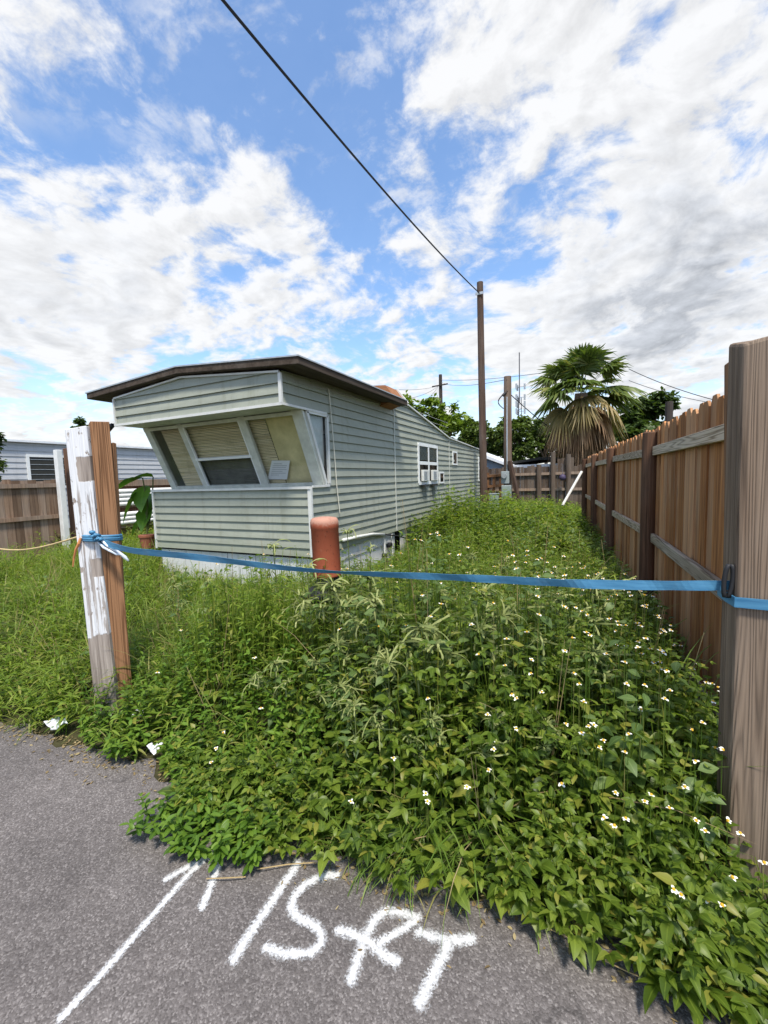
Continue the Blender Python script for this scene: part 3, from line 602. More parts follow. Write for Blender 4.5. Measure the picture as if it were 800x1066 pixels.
# ------------------------------------------------------------------ right board fence
FL = [(.69,2.42),(.625,4.95),(.445,7.75),(.275,10.5),(.10,13.2)]
fence = thing('board_fence', (.6,7,0), 'long brown dog-eared board fence with dark posts along the right side', 'fence')
def fx(y): return float(np.interp(y, [p[1] for p in FL], [p[0] for p in FL]))
for i, ((xa_, ya_), (xb_, yb_)) in enumerate(zip(FL[:-1], FL[1:])):
    d = np.array([xb_-xa_, yb_-ya_]); L = np.linalg.norm(d); d /= L; nrm = np.array([d[1], -d[0]])      # away from the yard
    pk = MB(); s_ = 0.0
    while s_ < L-.03:
        wd = min(.138+random.uniform(-.004,.004), L-s_); c_ = np.array([xa_,ya_]) + d*s_ + nrm*(.058+random.choice([-.007,-.003,.0,.004,.007]))
        zt = 1.985 + random.uniform(-.018,.015); tn = random.random(); e = .03; th = .016
        prof = [(0,.06),(wd-.004,.06),(wd-.004,zt-e*1.3),(wd-.004-e,zt),(e,zt),(0,zt-e*1.3)]
        vs = []
        for off in (0, th):
            for (a, z) in prof: q = c_ + d*a + nrm*off; vs.append((q[0], q[1], z))
        pk.add(vs, [(0,1,2,3,4,5),(11,10,9,8,7,6)] + [(k,(k+1)%6,(k+1)%6+6,k+6) for k in range(6)], tn); s_ += wd + random.choice([.001,.003,.005,.008])
    pk.build('picket_panel', M['fence'], fence)
    for (z, h_) in ((1.745,.088),(.885,.088)):
        rb = MB(); a = np.array([xa_,ya_])+d*.075+nrm*.032; b_ = np.array([xb_,yb_])-d*.075+nrm*.032; z0_ = z+random.uniform(-.01,.01)
        rb.beam((a[0],a[1],z0_), (b_[0],b_[1],z+random.uniform(-.01,.01)), .038, h_, tint=random.random()); rb.build('rail', M['rail'], fence, bevel=.004)
    kb = MB(); a = np.array([xa_,ya_])+d*.08+nrm*.04; b_ = np.array([xb_,yb_])-d*.08+nrm*.04
    kb.beam((a[0],a[1],.085), (b_[0],b_[1],.075), .022, .15, tint=.4); kb.build('kick_board', M['rail'], fence)
for i, (x, y) in enumerate(FL):
    if i == 0: continue
    pb = MB(); rr = .072
    pb.tube([(x,y,0),(x,y,.6),(x,y,1.2),(x+.004,y,1.925),(x+.004,y,1.935)], [rr*1.02,rr,rr*.98,rr*.97,rr*.86], 14, random.random()*.6+.2, wob=.02); pb.build('fence_post', M['post_dark'], fence, smooth=False)
pe = np.array(sight(764,620,1,2.28)); pb = MB(); pb.beam((pe[0]+.02,2.28,0), (pe[0]-.035,2.28,2.0), .042, .06, up=(0,1,0), tint=.45); pb.build('fence_post', M['brown_board'], fence, bevel=.005)
# big timber at the near end
px0 = np.array(sight(775,925,2,0)); 
npost = thing('timber_post', (.63,1.86,0), 'thick weathered timber post in the right foreground tied with the blue strap', 'post')
pb = MB(); pb.prism([(-.10,-.065),(.10,-.075),(.105,.07),(-.11,.07)], 2, -.3, 2.0, .5)
for i in (4,5,6,7): x, y, z = pb.v[i]; pb.v[i] = (x*.98-.02, y*.97, z+(-.035 if x < -.05 and y < 0 else .0))
pb.v = [(x+.605, y+1.865, z) for x, y, z in pb.v]; pb.build('post_shaft', M['post_near'], npost, bevel=.012)
clp = thing('snap_clip', (.49,1.83,1.10), 'dark oval metal clip holding the blue strap at the right timber post', 'clip')
cpt = np.array(sight(757.5,604,1,1.83)); pth = []
for k in range(17): a = 2*math.pi*k/16; pth.append((cpt[0]+.012*math.cos(a)+.004*math.sin(a), cpt[1]-.012, cpt[2]+.062*math.sin(a)))
pb = MB(); pb.tube(pth, .0075, 8, caps=False); pb.build('clip_ring', M['black'], clp, smooth=True)

# ------------------------------------------------------------------ leaning left post: white timber + brown board
pl_b = np.array([-2.93,1.67,0.0])
lp = thing('leaning_post', tuple(pl_b), 'leaning post of peeling white timber nailed to a brown board', 'post')
def oriented_box(name, mat, base, top, wdir, wd, th, parent, tint, cut=0.0):
    base = Vector(base); top = Vector(top); ax = (top-base); L = ax.length; ax.normalize(); x_ = Vector(wdir); x_ = (x_ - ax*x_.dot(ax)).normalized(); y_ = ax.cross(x_)
    mb = MB(); mb.box(-wd/2, wd/2, -th/2, th/2, 0, L, tint)
    for i in range(4, 8): x, y, z = mb.v[i]; mb.v[i] = (x, y, z+cut*x)
    o_ = mb.build(name, mat, None, bevel=.006); mt = Matrix((x_, y_, ax)).transposed().to_4x4(); mt.translation = base
    o_.parent = parent; o_.matrix_parent_inverse = Matrix.Translation(-Vector(parent.location)); o_.matrix_world = mt; o_.matrix_basis = mt; return o_
fwd = float((pl_b-_O) @ _F)
def at(u, v, k=0.0): return _O + ray(u, v)*(fwd+k)
wdir = at(125,738)-at(103,738)
oriented_box('white_timber', M['white_post'], at(116,745,-.02), at(83,446,-.02), _R*1.0+np.array([0,0,0]), .150, .085, lp, .5, .06)
oriented_box('brown_board', M['brown_board'], at(128.5,735,.02), at(103,440,.02), _R*.75+_F*.66, .115, .085, lp, .6, .05)
oriented_box('brown_board', M['brown_board'], at(131.5,733,.07), at(116,462,.07), _R, .05, .04, lp, .75, .3)

# ------------------------------------------------------------------ blue strap
A_ = np.array([-2.98,1.66,0]); Bv = np.array([.482,1.84,0]); nv = np.cross(Bv-A_, [0,0,1.0]); nv /= np.linalg.norm(nv)
strap = thing('blue_strap', (-1.1,1.7,1.05), 'blue webbing strap stretched across between the leaning post and the right timber post', 'strap')
cp = [(104,563,.042,.0),(130,573,.044,.1),(200,580,.042,.25),(290,590.5,.034,.45),(325,593.5,.026,.6),(338,594.5,.025,.6),(400,598,.032,.45),(500,603,.035,.3),(600,607.5,.036,.1),(700,609.5,.036,0),(752,610,.036,0),(768,609.5,.034,0)]
us = np.linspace(104,768,90); vs_ = np.interp(us,[c[0] for c in cp],[c[1] for c in cp]); ws = np.interp(us,[c[0] for c in cp],[c[2] for c in cp]); tws = np.interp(us,[c[0] for c in cp],[c[3] for c in cp])
vs_[2:-2] = np.convolve(vs_, np.ones(5)/5, 'valid')
tws = tws + .22*np.sin(us*.045+1)*np.sin(us*.013) + .10*np.sin(us*.11); vs_ = vs_ + .5*np.sin(us*.021+.6); sbm = MB(); pts = []
for u, v, wd, tw_ in zip(us, vs_, ws, tws):
    p = sightp(u, v, A_, nv); up_ = np.array([0,0,1])*math.cos(tw_) + (-nv)*math.sin(tw_) * (1 if nv[1] > 0 else -1)
    th = .002*nv; pts += [p-up_*wd/2-th, p+up_*wd/2-th, p+up_*wd/2+th, p-up_*wd/2+th]
sbm.add(pts, [(i*4+a, i*4+(a+1)%4, i*4+4+(a+1)%4, i*4+4+a) for i in range(len(us)-1) for a in range(4)] + [(0,1,2,3), tuple(len(pts)-4+a for a in range(4))])
sbm.build('strap_band', M['strap'], strap)
wr = MB(); zc = 1.085                                               # turn round the right timber
loop = [(.488,1.790),(.595,1.782),(.70,1.785),(.707,1.86),(.707,1.942),(.595,1.944),(.478,1.945),(.480,1.86)]
q = []
for (x, y) in loop: q += [(x,y,zc-.018),(x,y,zc+.018)]
wr.add(q, [(2*i,2*i+1,(2*i+3)%16,(2*i+2)%16) for i in range(8)])
wro = wr.build('strap_turn', M['strap'], strap); md = wro.modifiers.new('th','SOLIDIFY'); md.thickness = .004; md.offset = 0
kn = MB(); c_ = at(100,560,-.10)
def loopring(mb, c, ax, ay, a, b, r, n=20):
    mb.tube([c + ax*(a*math.cos(2*math.pi*k/n)) + ay*(b*math.sin(2*math.pi*k/n)) for k in range(n+1)], r, 6, caps=False)
ax_ = _R*.99 + np.array([0,0,-.08]); 
for dz, rr in ((.0,.013),(.018,.011),(-.012,.012)):                # turns round the leaning post
    ctr = at(107,560+dz*20,.0)+np.array([0,0,dz]); loopring(kn, ctr, _R, _F, .115, .095, rr)
for k in range(7):                                                # the knot itself
    a = at(101+random.uniform(-4,6), 557+random.uniform(-3,5), -.10-.02*random.random()); b_ = a + _R*random.uniform(-.03,.05) + np.array([0,0,random.uniform(-.03,.03)]) - _F*random.uniform(0,.03); mid = (a+b_)/2 - _F*.03
    kn.tube([a, mid, b_], [.011,.014,.009], 7)
kn.build('strap_knot', M['strap'], strap, smooth=True)
kt = MB()
kt.tube([at(104,560,-.11), at(112,568,-.13), at(122,574,-.12), at(130,580,-.1), at(134,584,-.1)], [.010,.009,.010,.012,.006], 7); kt.tube([at(100,562,-.11), at(108,570,-.14), at(121,577,-.13), at(128,578,-.11)], [.006,.008,.007,.004], 7)
kt.build('frayed_end', M['strap_white'], strap, smooth=True)
yc = thing('yellow_cord', tuple(at(80,558)), 'thin yellow cord running left from the leaning post', 'cord')
kt = MB(); fe = np.array(sight(-30,563,0,-6.0)); s0 = at(84,558,-.06); kt.tube([s0*(1-k)+fe*k+np.array([0,0,-.10*math.sin(math.pi*k)]) for k in np.linspace(0,1,12)], .007, 6); kt.build('cord', M['yellow_cord'], yc)
kt = MB(); kt.tube([at(84,560,-.07), at(82,566,-.08), at(79,572,-.08), at(77,581,-.07), at(76,590,-.07)], [.008,.010,.008,.007,.004], 7); kt.build('cord_tail', M['orange_cord'], yc)

# ------------------------------------------------------------------ red bollard
bo = np.array(sight(338,594,1,2.66)); bc = (float(bo[0]), 2.70, 0)
bol = thing('bollard', bc, 'worn brick red round bollard on a dark foot in front of the trailer corner', 'bollard')
mb = MB(); r_ = .108; mb.lathe([(r_*1.0,.80),(r_,.81),(r_,1.175),(r_*1.025,1.178),(r_*1.025,1.225),(r_*.97,1.246),(r_*.86,1.257),(r_*.5,1.264),(.005,1.267)], (0,0,0), 28)
mb.v = [(x+bc[0]-.02*(z-.76), y+bc[1], z) for x, y, z in mb.v]; mb.build('bollard_body', M['bollard'], bol, smooth=True)
mb = MB(); mb.lathe([(.10,-.05),(.098,.4),(.096,.70),(.10,.76),(.085,.798)], bc, 24); mb.build('bollard_foot', M['black'], bol, smooth=False)
mb = MB(); mb.lathe([(.12,.60),(.15,.63),(.14,.68),(.10,.705)], (bc[0]-.04,bc[1]-.02,0), 16); mb.build('rubber_collar', M['black'], bol, smooth=True)

# ------------------------------------------------------------------ poles, boxes, wires
p1 = thing('utility_pole', (-2.91,13.85,0), 'tall dark wooden utility pole at the rear corner of the trailer carrying the black cable', 'utility pole', 'utility poles')
mb = MB(); a = np.array([-2.91,13.85,0.]); b_ = np.array([-2.97,13.85,7.72]); mb.tube([a*(1-k)+b_*k for k in np.linspace(0,1,9)], list(np.linspace(.13,.10,9)), 12, .4, wob=.03); mb.build('pole_shaft', M['pole'], p1)
mb = MB(); mb.tube([b_+np.array([.0,-.10,-.35]), b_+np.array([.0,-.17,-.38])], .02, 8); mb.box(b_[0]-.12,b_[0]+.12,b_[1]-.13,b_[1]-.11,b_[2]-.42,b_[2]-.34); mb.build('cable_clamp', M['metal'], p1)
p2 = thing('utility_pole', (-2.38,15.5,0), 'shorter light brown utility pole carrying the grey electric meter', 'utility pole', 'utility poles')
mb = MB(); a = np.array([-2.39,15.5,0.]); b_ = np.array([-2.38,15.5,5.03]); mb.tube([a*(1-k)+b_*k for k in np.linspace(0,1,9)], list(np.linspace(.15,.13,9)), 12, .6, wob=.03); mb.build('pole_shaft', M['pole_light'], p2)
mb = MB(); mb.tube([(-2.50-.18*math.sin(t_), 15.33, 4.4-.5*t_/math.pi) for t_ in np.linspace(0,math.pi,10)], .02, 6); mb.tube([(-2.53,15.34,4.35),(-2.43,15.38,4.45)], .05, 8); mb.build('cable_loop', M['black'], p2)
mb = MB(); mb.tube([(-2.39,15.33,1.5),(-2.38,15.35,4.3)], .025, 8); mb.build('conduit', M['metal'], p2)
mt_ = thing('electric_meter', (-2.40,15.3,1.5), 'pale grey electric meter box mounted on the shorter pole', 'meter')
q = np.array(sight(526.5,497,1,15.3)); mb = MB(); mb.box(q[0]-.14,q[0]+.14,15.22,15.36,q[2]-.22,q[2]+.22); mb.build('meter_box', M['greybox'], mt_, bevel=.015)
mb = MB(); mb.tube([(q[0]-.02,15.22,q[2]+.06),(q[0]-.02,15.12,q[2]+.06)], .09, 16); mb.build('meter_dial', M['metal'], mt_)
q = np.array(sight(527.5,511.5,1,15.2)); bx = thing('breaker_box', (q[0],15.2,q[2]), 'grey breaker box below the electric meter on the shorter pole', 'electrical box')
mb = MB(); mb.box(q[0]-.17,q[0]+.17,15.16,15.36,q[2]-.30,q[2]+.22); mb.build('box_body', M['greybox'], bx, bevel=.015); mb = MB(); mb.box(q[0]-.14,q[0]+.14,15.145,15.158,q[2]-.26,q[2]+.18); mb.build('box_door', M['greenbox'], bx)
q = np.array(sight(514.5,520,1,13.6)); bx = thing('pedestal_box', (q[0],13.6,0), 'pale green utility pedestal beside the tall dark pole', 'utility box')
mb = MB(); mb.box(q[0]-.14,q[0]+.14,13.5,13.75,0,q[2]+.17); mb.build('pedestal_body', M['greenbox'], bx, bevel=.02); mb = MB(); mb.box(q[0]-.15,q[0]+.15,13.49,13.76,q[2]+.172,q[2]+.20); mb.build('pedestal_lid', M['greybox'], bx)
br = thing('brace_timber', (-2.0,15.2,0), 'dark timber leaning against the shorter utility pole', 'timber'); mb = MB(); mb.beam(sight(540,520,1,15.2), sight(531,480,1,15.3), .16, .10, tint=.2); mb.build('timber', M['pole'], br)
wp = thing('white_stick', (-.1,12.5,0), 'thin white pipe leaning near the far end of the board fence', 'pipe'); mb = MB(); mb.tube([sight(586,526,1,12.2), sight(606,491,1,12.9)], .036, 8); mb.build('pipe', M['pvc'], wp)
p3 = thing('utility_pole', (-14.1,45,0), 'distant dark utility pole rising above the bright trees', 'utility pole', 'utility poles')
mb = MB(); mb.tube([(-14.1,45,0),(-14.1,45,6),(-14.1,45,12.8)], [.24,.22,.19], 8); mb.build('pole_shaft', M['pole_dark'], p3); mb = MB(); mb.beam((-15.0,44.75,11.55),(-13.2,44.75,11.65),.14,.12); mb.build('crossarm', M['pole_dark'], p3)
q = np.array(sight(697,428,1,9.0)); p4 = thing('utility_pole', (q[0],9.0,0), 'dark post top showing over the right board fence', 'post'); mb = MB(); mb.tube([(q[0],9,0),(q[0],9,float(sight(697,418,1,9.0)[2]))], [.07,.06], 10); mb.build('pole_shaft', M['pole_dark'], p4)
tw = thing('antenna_tower', (-10.2,80,0), 'thin distant antenna mast behind the palm', 'antenna'); mb = MB(); c_ = (-10.2,80)
for a in (0,2.1,4.2): mb.tube([(c_[0]+.5*math.cos(a),80+.5*math.sin(a),0),(c_[0]+.3*math.cos(a),80+.3*math.sin(a),15.5)], .07, 5)
mb.tube([(c_[0],80,14.5),(c_[0],80,23.5)], .10, 6)
for k in range(12): mb.tube([(c_[0]-.4,80,2+k),(c_[0]+.4,80,2.6+k)], .05, 4)
mb.build('mast', M['wire'], tw)
for z in (13,14.3,15.5,17.4):
    for a in (0,2.1,4.2): mb = MB(); mb.box(c_[0]+.9*math.cos(a)-.16,c_[0]+.9*math.cos(a)+.16,80+.9*math.sin(a)-.1,80+.9*math.sin(a)+.1,z-.5,z+.5); mb.beam((c_[0],80,z),(c_[0]+.9*math.cos(a),80+.9*math.sin(a),z),.08,.08); mb.build('antenna_panel', M['metal'], tw)
def wire(name, a, b_, sag, r, mat, label, n=24):
    a = np.array(a); b_ = np.array(b_); t_ = thing(name, tuple((a+b_)/2), label, 'cable'); mb = MB()
    mb.tube([a*(1-k)+b_*k - np.array([0,0,sag*4*k*(1-k)]) for k in np.linspace(0,1,n)], r, 6); mb.build('wire', mat, t_); return t_
top1 = np.array([-2.965,13.68,7.34]); nearp = _O + ray(247,0)*4.2; farther = nearp + (nearp-top1)*.35
wire('overhead_cable', top1, farther, .22, .017, M['cable'], 'thick black overhead cable crossing the sky to the tall pole', 40)
wire('thin_wire', (-14.1,44.9,12.0), (-2.38,15.35,4.9), .3, .012, M['wire'], 'thin wire from the distant pole down to the shorter pole')
wire('thin_wire', (-14.1,44.9,12.2), sight(640,375,1,30), .4, .02, M['wire'], 'thin pale wire running from the distant pole behind the palm')
for k, (u, v) in enumerate(((405,405),(425,415),(440,418))): wire('thin_wire', (-14.3,44.9,11.6), sight(u,v,1,26), .2, .016, M['wire'], ['upper','middle','lower'][k]+' thin wire descending left from the distant pole')
wire('thin_wire', (-2.38,15.35,4.5), sight(600,462,1,20.5), .15, .016, M['cable'], 'dark wire slanting from the shorter pole towards the palm')
wire('thin_wire', sight(655,384,1,22), sight(860,438,1,16), .3, .014, M['cable'], 'upper dark wire right of the palm')
wire('thin_wire', sight(655,396,1,24), sight(860,424,1,24), .5, .014, M['wire'], 'lower pale wire right of the palm')

# ------------------------------------------------------------------ back fence and far buildings
bf_ = thing('back_fence', (-1.8,17,0), 'dark weathered board fence closing the far end of the yard', 'fence')
mb = MB(); x = -3.5
while x < .6: wd = .13+random.uniform(-.01,.01); mb.box(x, x+wd, 17.0+random.uniform(0,.01), 17.02, 0, 1.85+random.uniform(-.05,.04)+(.25 if x > -.85 and x < -.3 else 0), random.random()); x += wd+random.uniform(.002,.015)
mb.build('picket_panel', M['back_fence'], bf_)
for z in (.95,1.55): mb = MB(); mb.beam((-3.5,16.96,z),(.6,16.96,z),.05,.10,tint=.9); mb.build('rail', M['old_fence'], bf_)
for x, h_ in ((-2.55,1.9),(-1.45,1.9),(-.95,2.35),(-.42,2.25)): mb = MB(); mb.tube([(x,16.9,0),(x,16.9,h_)], .09, 10, .5); mb.build('fence_post', M['back_fence'], bf_)
q = np.array(sight(586,497,1,16.7)); pu = thing('hanging_ornament', tuple(q), 'small dark purple round ornament hanging on the far fence', 'ornament')
mb = MB(); mb.lathe([(.04,-.12),(.10,-.07),(.12,0),(.10,.07),(.04,.12)], tuple(q), 16); mb.build('ornament_body', M['purple'], pu, smooth=True); mb = MB(); mb.tube([q+np.array([0,0,.11]), q+np.array([0,.1,.5])], .01, 5); mb.build('hanger', M['wire'], pu)
shd_ = thing('shed', (-1.8,20,0), 'low white trailer roof behind the far fence', 'shed')
mb = MB(); mb.box(-3.0,.4,19.5,24,0,1.9); mb.build('wall', M['white'], shd_)
mb = MB(); mb.prism([(-3.15,1.98),(-1.6,2.16),(.6,2.0),(.6,2.10),(-1.6,2.27),(-3.15,2.08)], 1, 19.1, 24.2); mb.build('roof', M['dark'], shd_)
mb = MB(); mb.box(-3.1,.5,19.06,19.1,1.62,1.97); mb.build('fascia', M['neigh_roof'], shd_)
gh = thing('grey_house', (-4.5,19,0), 'blue grey house gable showing behind the tall dark pole', 'house')
mb = MB(); mb.prism([(-7.2,0),(-2.75,0),(-2.75,1.85),(-4.6,2.6),(-7.2,1.6)], 1, 18.2, 22); mb.build('wall', M['blue_siding'], gh)
mb = MB(); mb.prism([(-2.55,1.82),(-4.6,2.66),(-7.4,1.56),(-7.4,1.68),(-4.6,2.80),(-2.55,1.94)], 1, 17.9, 22.2); mb.build('roof', M['neigh_roof'], gh)
lw = thing('wood_clutter', (-3.0,16.2,0), 'broken brown wooden pallet standing behind the tall dark pole', 'pallet')
mb = MB()
for k in range(4): mb.beam((-3.55+k*.24,16.3,.2),(-3.5+k*.24,16.3,1.75-.1*k),.11,.03,up=(0,1,0),tint=random.random())
for z in (.6,1.1,1.5): mb.beam((-3.6,16.26,z),(-2.7,16.26,z+.05),.03,.10,tint=random.random())
mb.build('slat_panel', M['brown_board'], lw)

# ------------------------------------------------------------------ left: neighbour trailer, fence, gate posts
XN = -17.84
nb = thing('neighbour_trailer', (-19.5,9,0), 'grey lap sided mobile home behind the left fence', 'mobile home')
mb = MB()
for z in np.arange(.5, 3.2, .2): lap(mb, z, min(z+.2, 3.2), [(-3,24)], None, lambda y, z_, o_: (XN+o_, y, z_))
mb.build('side_wall', M['siding_grey'], nb, recalc=True)
mb = MB(); mb.box(XN-3.2, XN-.01, -3, 24, 0, 3.2); mb.build('body_shell', M['siding_grey'], nb)
mb = MB(); mb.prism([(XN-3.4,3.2),(XN+.15,3.2),(XN+.15,3.27),(XN-1.6,3.40),(XN-3.4,3.27)], 1, -3.2, 24.2); mb.build('roof', M['neigh_roof'], nb)
for (y0, y1, z0, z1) in ((7.95,9.7,1.6,2.74),):
    mb = MB()
    for y in (y0,y1): mb.beam((XN+.03,y,z0),(XN+.03,y,z1),.09,.05,up=(1,0,0))
    for z in (z0,z1): mb.beam((XN+.032,y0-.04,z),(XN+.032,y1+.04,z),.09,.05,up=(1,0,0))
    wf = mb.build('window', M['frame_white'], nb); mb = MB(); mb.box(XN+.021,XN+.026,y0,y1,z0,z1); mb.build('pane', M['dark'], wf)
    mb = MB()
    for i in range(6): mb.box(XN+.03,XN+.036,y0+.04,y1-.04,z0+.1+i*.18,z0+.118+i*.18)
    mb.build('screen_bar', M['metal'], wf)
mb = MB(); mb.beam((XN+.05,11.0,.3),(XN+.05,11.0,3.2),.07,.06,up=(0,1,0)); mb.build('downspout', M['trim'], nb)
XFn = -10.87
lf = thing('left_fence', (XFn,4,0), 'weathered brown picket fence in front of the grey neighbouring trailer', 'fence')
mb = MB(); y = -1.0
while y < 5.35: wd = .14+random.uniform(-.006,.006); mb.box(XFn-.05, XFn-.03, y, y+wd, .05, 1.745+random.uniform(-.03,.02), random.random()); y += wd+random.uniform(.002,.01)
mb.build('picket_panel', M['old_fence'], lf)
for z in (1.62,.91): mb = MB(); mb.beam((XFn,-1,z),(XFn,5.33,z),.04,.09,tint=.7); mb.build('rail', M['old_fence'], lf)
lf2 = thing('slat_fence', (XFn,7.5,0), 'brown horizontal board fence with gaps beside the big-leaved plant', 'fence')
for (z0, z1, mt2) in ((1.55,1.72,'old_fence'),(1.38,1.47,'rail'),(.98,1.10,'old_fence'),(.45,.56,'old_fence')):
    mb = MB(); mb.box(XFn-.02, XFn+.0, 5.9, 11.5, z0, z1, random.random()); mb.build('board', M[mt2], lf2)
mb = MB(); mb.box(XFn-.09,XFn-.05,5.9,11.5,.05,1.69,.3); mb.build('backing_board', M['post_dark'], lf2)
wpn = thing('corrugated_sheet', (XFn,7.6,0), 'white corrugated panel set between the boards of the left fence', 'panel'); mb = MB()
for k in range(4): mb.tube([(XFn+.02,6.2,.99+.11*k+.1),(XFn+.02,9.5,.99+.11*k+.1)], .055, 8)
for k in range(3): mb.tube([(XFn+.04,6.2,.60+.11*k),(XFn+.04,9.5,.60+.11*k)], .055, 8)
mb.build('panel_sheet', M['white'], wpn, smooth=True)
gp = thing('gate_post', (XFn,5.4,0), 'slim white post at the end of the left picket fence', 'post'); mb = MB(); mb.beam((XFn+.08,5.40,0),(XFn+.08,5.40,2.42),.14,.12,up=(0,1,0)); mb.build('post_shaft', M['white'], gp, bevel=.01)
gp = thing('gate_post', (XFn,5.75,0), 'thick dark brown post beside the slim white post', 'post'); mb = MB(); mb.beam((XFn-.05,5.75,0),(XFn-.05,5.75,2.48),.30,.2,up=(0,1,0),tint=.6); mb.build('post_shaft', M['post_dark'], gp, bevel=.01)
mb = MB(); mb.box(XFn+.052,XFn+.06,5.64,5.68,1.05,1.3); mb.build('latch', M['metal'], gp)

# ------------------------------------------------------------------ vegetation engine
def leaf_template(rows, cols=3, fold=.25, serr=0.0):
    """rows: list of (t, halfwidth 0..1). returns (T, A, Z, faces)"""
    t_, a_, z_ = [], [], []; acs = [-1,0,1] if cols == 3 else [-1,1]
    for (t0_, hw) in rows:
        for a in acs: t_.append(t0_); a_.append(a*hw); z_.append(fold*abs(a*hw))
    nc = len(acs); fs = [(i*nc+j, i*nc+j+1, (i+1)*nc+j+1, (i+1)*nc+j) for i in range(len(rows)-1) for j in range(nc-1)]
    return np.array(t_), np.array(a_), np.array(z_), np.array(fs), np.array([1 if cols == 2 else abs(a) for _ in rows for a in acs], float)
OVATE = leaf_template([(0,.10),(.18,.80),(.40,1.0),(.70,.62),(1.0,.03)])
RHOMB = leaf_template([(0,.12),(.25,.8),(.5,1.0),(.78,.5),(1.0,.03)], fold=.18)
LANCE = leaf_template([(0,.35),(.25,.9),(.5,1.0),(.75,.7),(1.0,.03)])
BLADE = leaf_template([(0,.8),(.25,1.0),(.5,.9),(.75,.65),(1.0,.04)], cols=2, fold=0)
OBLONG = leaf_template([(0,.25),(.3,.85),(.62,1.0),(.88,.7),(1.0,.1)])
LUMP = leaf_template([(0,.3),(.5,1.0),(1.0,.2)], cols=3, fold=.3)
def leaves(tm, pos, yaw, pitch, roll, length, width, curv, plant_r):
    T_, A, Zf, Fq, ac = tm; N = len(pos); m_ = len(T_)
    cs = np.where(np.abs(curv) < 1e-3, 1e-3, curv)[:,None]; L = length[:,None]
    lx = A[None,:]*width[:,None]*.5; ly = L*np.sin(cs*T_[None])/cs; lz = -L*(1-np.cos(cs*T_[None]))/cs + Zf[None]*width[:,None]*.5
    cr, sr = np.cos(roll)[:,None], np.sin(roll)[:,None]; x1 = lx*cr + lz*sr; z1 = -lx*sr + lz*cr; y1 = ly
    cp_, sp_ = np.cos(pitch)[:,None], np.sin(pitch)[:,None]; y2 = y1*cp_ - z1*sp_; z2 = y1*sp_ + z1*cp_; x2 = x1
    cy, sy_ = np.cos(yaw)[:,None], np.sin(yaw)[:,None]; X_ = x2*cy - y2*sy_; Y_ = x2*sy_ + y2*cy
    V = np.stack([X_+pos[:,0,None], Y_+pos[:,1,None], z2+pos[:,2,None]], -1).reshape(-1,3)
    F_ = (Fq[None]+ (np.arange(N)*m_)[:,None,None]).reshape(-1,4)
    rr = RNG.random(N); tint = np.stack([np.repeat(rr,m_), np.tile(ac,N), np.tile(T_,N), np.repeat(plant_r,m_)], -1)
    return V, F_, tint
def join(parts):
    V = []; F_ = []; Tn = []; b0 = 0
    for v, f, t_ in parts: V.append(v); F_.append(f+b0); Tn.append(t_); b0 += len(v)
    return np.concatenate(V), np.concatenate(F_), np.concatenate(Tn)
def U(a, b, n): return RNG.uniform(a, b, n)
_ph = RNG.uniform(0, 6.28, (8,)); _kx = RNG.uniform(-3,3,8); _ky = RNG.uniform(-3,3,8)
def bumps(x, y): return sum(np.sin(_kx[i]*x*1.3+_ky[i]*y*1.3+_ph[i]) for i in range(8))/8
def canopy(x, y):
    e = np.clip((y-edge_y(x))/.75, 0, 1); fen = np.clip((np.interp(y,[p[1] for p in FL],[p[0] for p in FL])-x)/.40, 0, 1)
    h = .45 + .22*bumps(x,y) + .13*np.clip(bumps(x*2.3+5,y*2.3-3),-1,1)*2 + .20*np.exp(-((x+2.0)**2/.35+(y-2.35)**2/.2)) + .34*np.exp(-((x+.85)**2/.6+(y-2.25)**2/.4)) + .18*np.exp(-((x-.0)**2/.3+(y-2.9)**2/.8)) + .30*np.exp(-((x+2.7)**2/.6+(y-9.0)**2/1.2)) + .22*np.exp(-((x+1.3)**2/.5+(y-9.8)**2/1.6)) + .15*np.exp(-((x+.6)**2/.9+(y-7.5)**2/1.5)) + .42*np.exp(-((x+2.4)**2/.6+(y-9.8)**2/4.5)) + .14*np.exp(-((x+1.2)**2/1.5+(y-11.5)**2/6))
    h = h - .30*np.exp(-((x+3.1)**2/.35+(y-6.0)**2/1.9)) - .30*np.exp(-((x+4.6)**2/1.6+(y-4.3)**2/.35))
    return np.maximum(.05, h*(.30+.70*e)*(.42+.58*fen**.7)) * np.where(x < -3.0, .85, 1.0)
def inside(x, y):
    ok = (y > edge_y(x)+.0) & (x < np.interp(y,[p[1] for p in FL],[p[0] for p in FL])-.02)
    ok &= ~((x > XL-.05) & (x < XR+.02) & (y > YF-.02)); ok &= ~((np.abs(x+2.93) < .13) & (np.abs(y-1.68) < .10)); ok &= ~((x > .50) & (x < .76) & (y > 1.76) & (y < 1.97)); ok &= (x < .62) | (y > 1.1)
    return ok
def scatter(x0, x1, y0, y1, dens, wf=None):
    n_ = int((x1-x0)*(y1-y0)*dens); x = U(x0,x1,n_); y = U(y0,y1,n_); ok = inside(x,y)
    if wf is not None: ok &= RNG.random(n_) < wf(x,y)
    return x[ok], y[ok]
STEM = leaf_template([(0,1),(.5,.8),(1,.5)], cols=2, fold=0)
def stems(x, y, z0, h, lx, ly, wd, pr):
    out_ = []
    for ya in (0, 1.57):
        L = np.sqrt(h**2 + lx**2 + ly**2); yaw = np.arctan2(-lx, ly); pit = np.arctan2(h, np.hypot(lx,ly)+1e-6)
        out_.append(leaves(STEM, np.stack([x,y,z0],-1), yaw, pit, np.full(len(x), ya), L, np.full(len(x), wd), np.full(len(x), .05), pr))
    return join(out_)

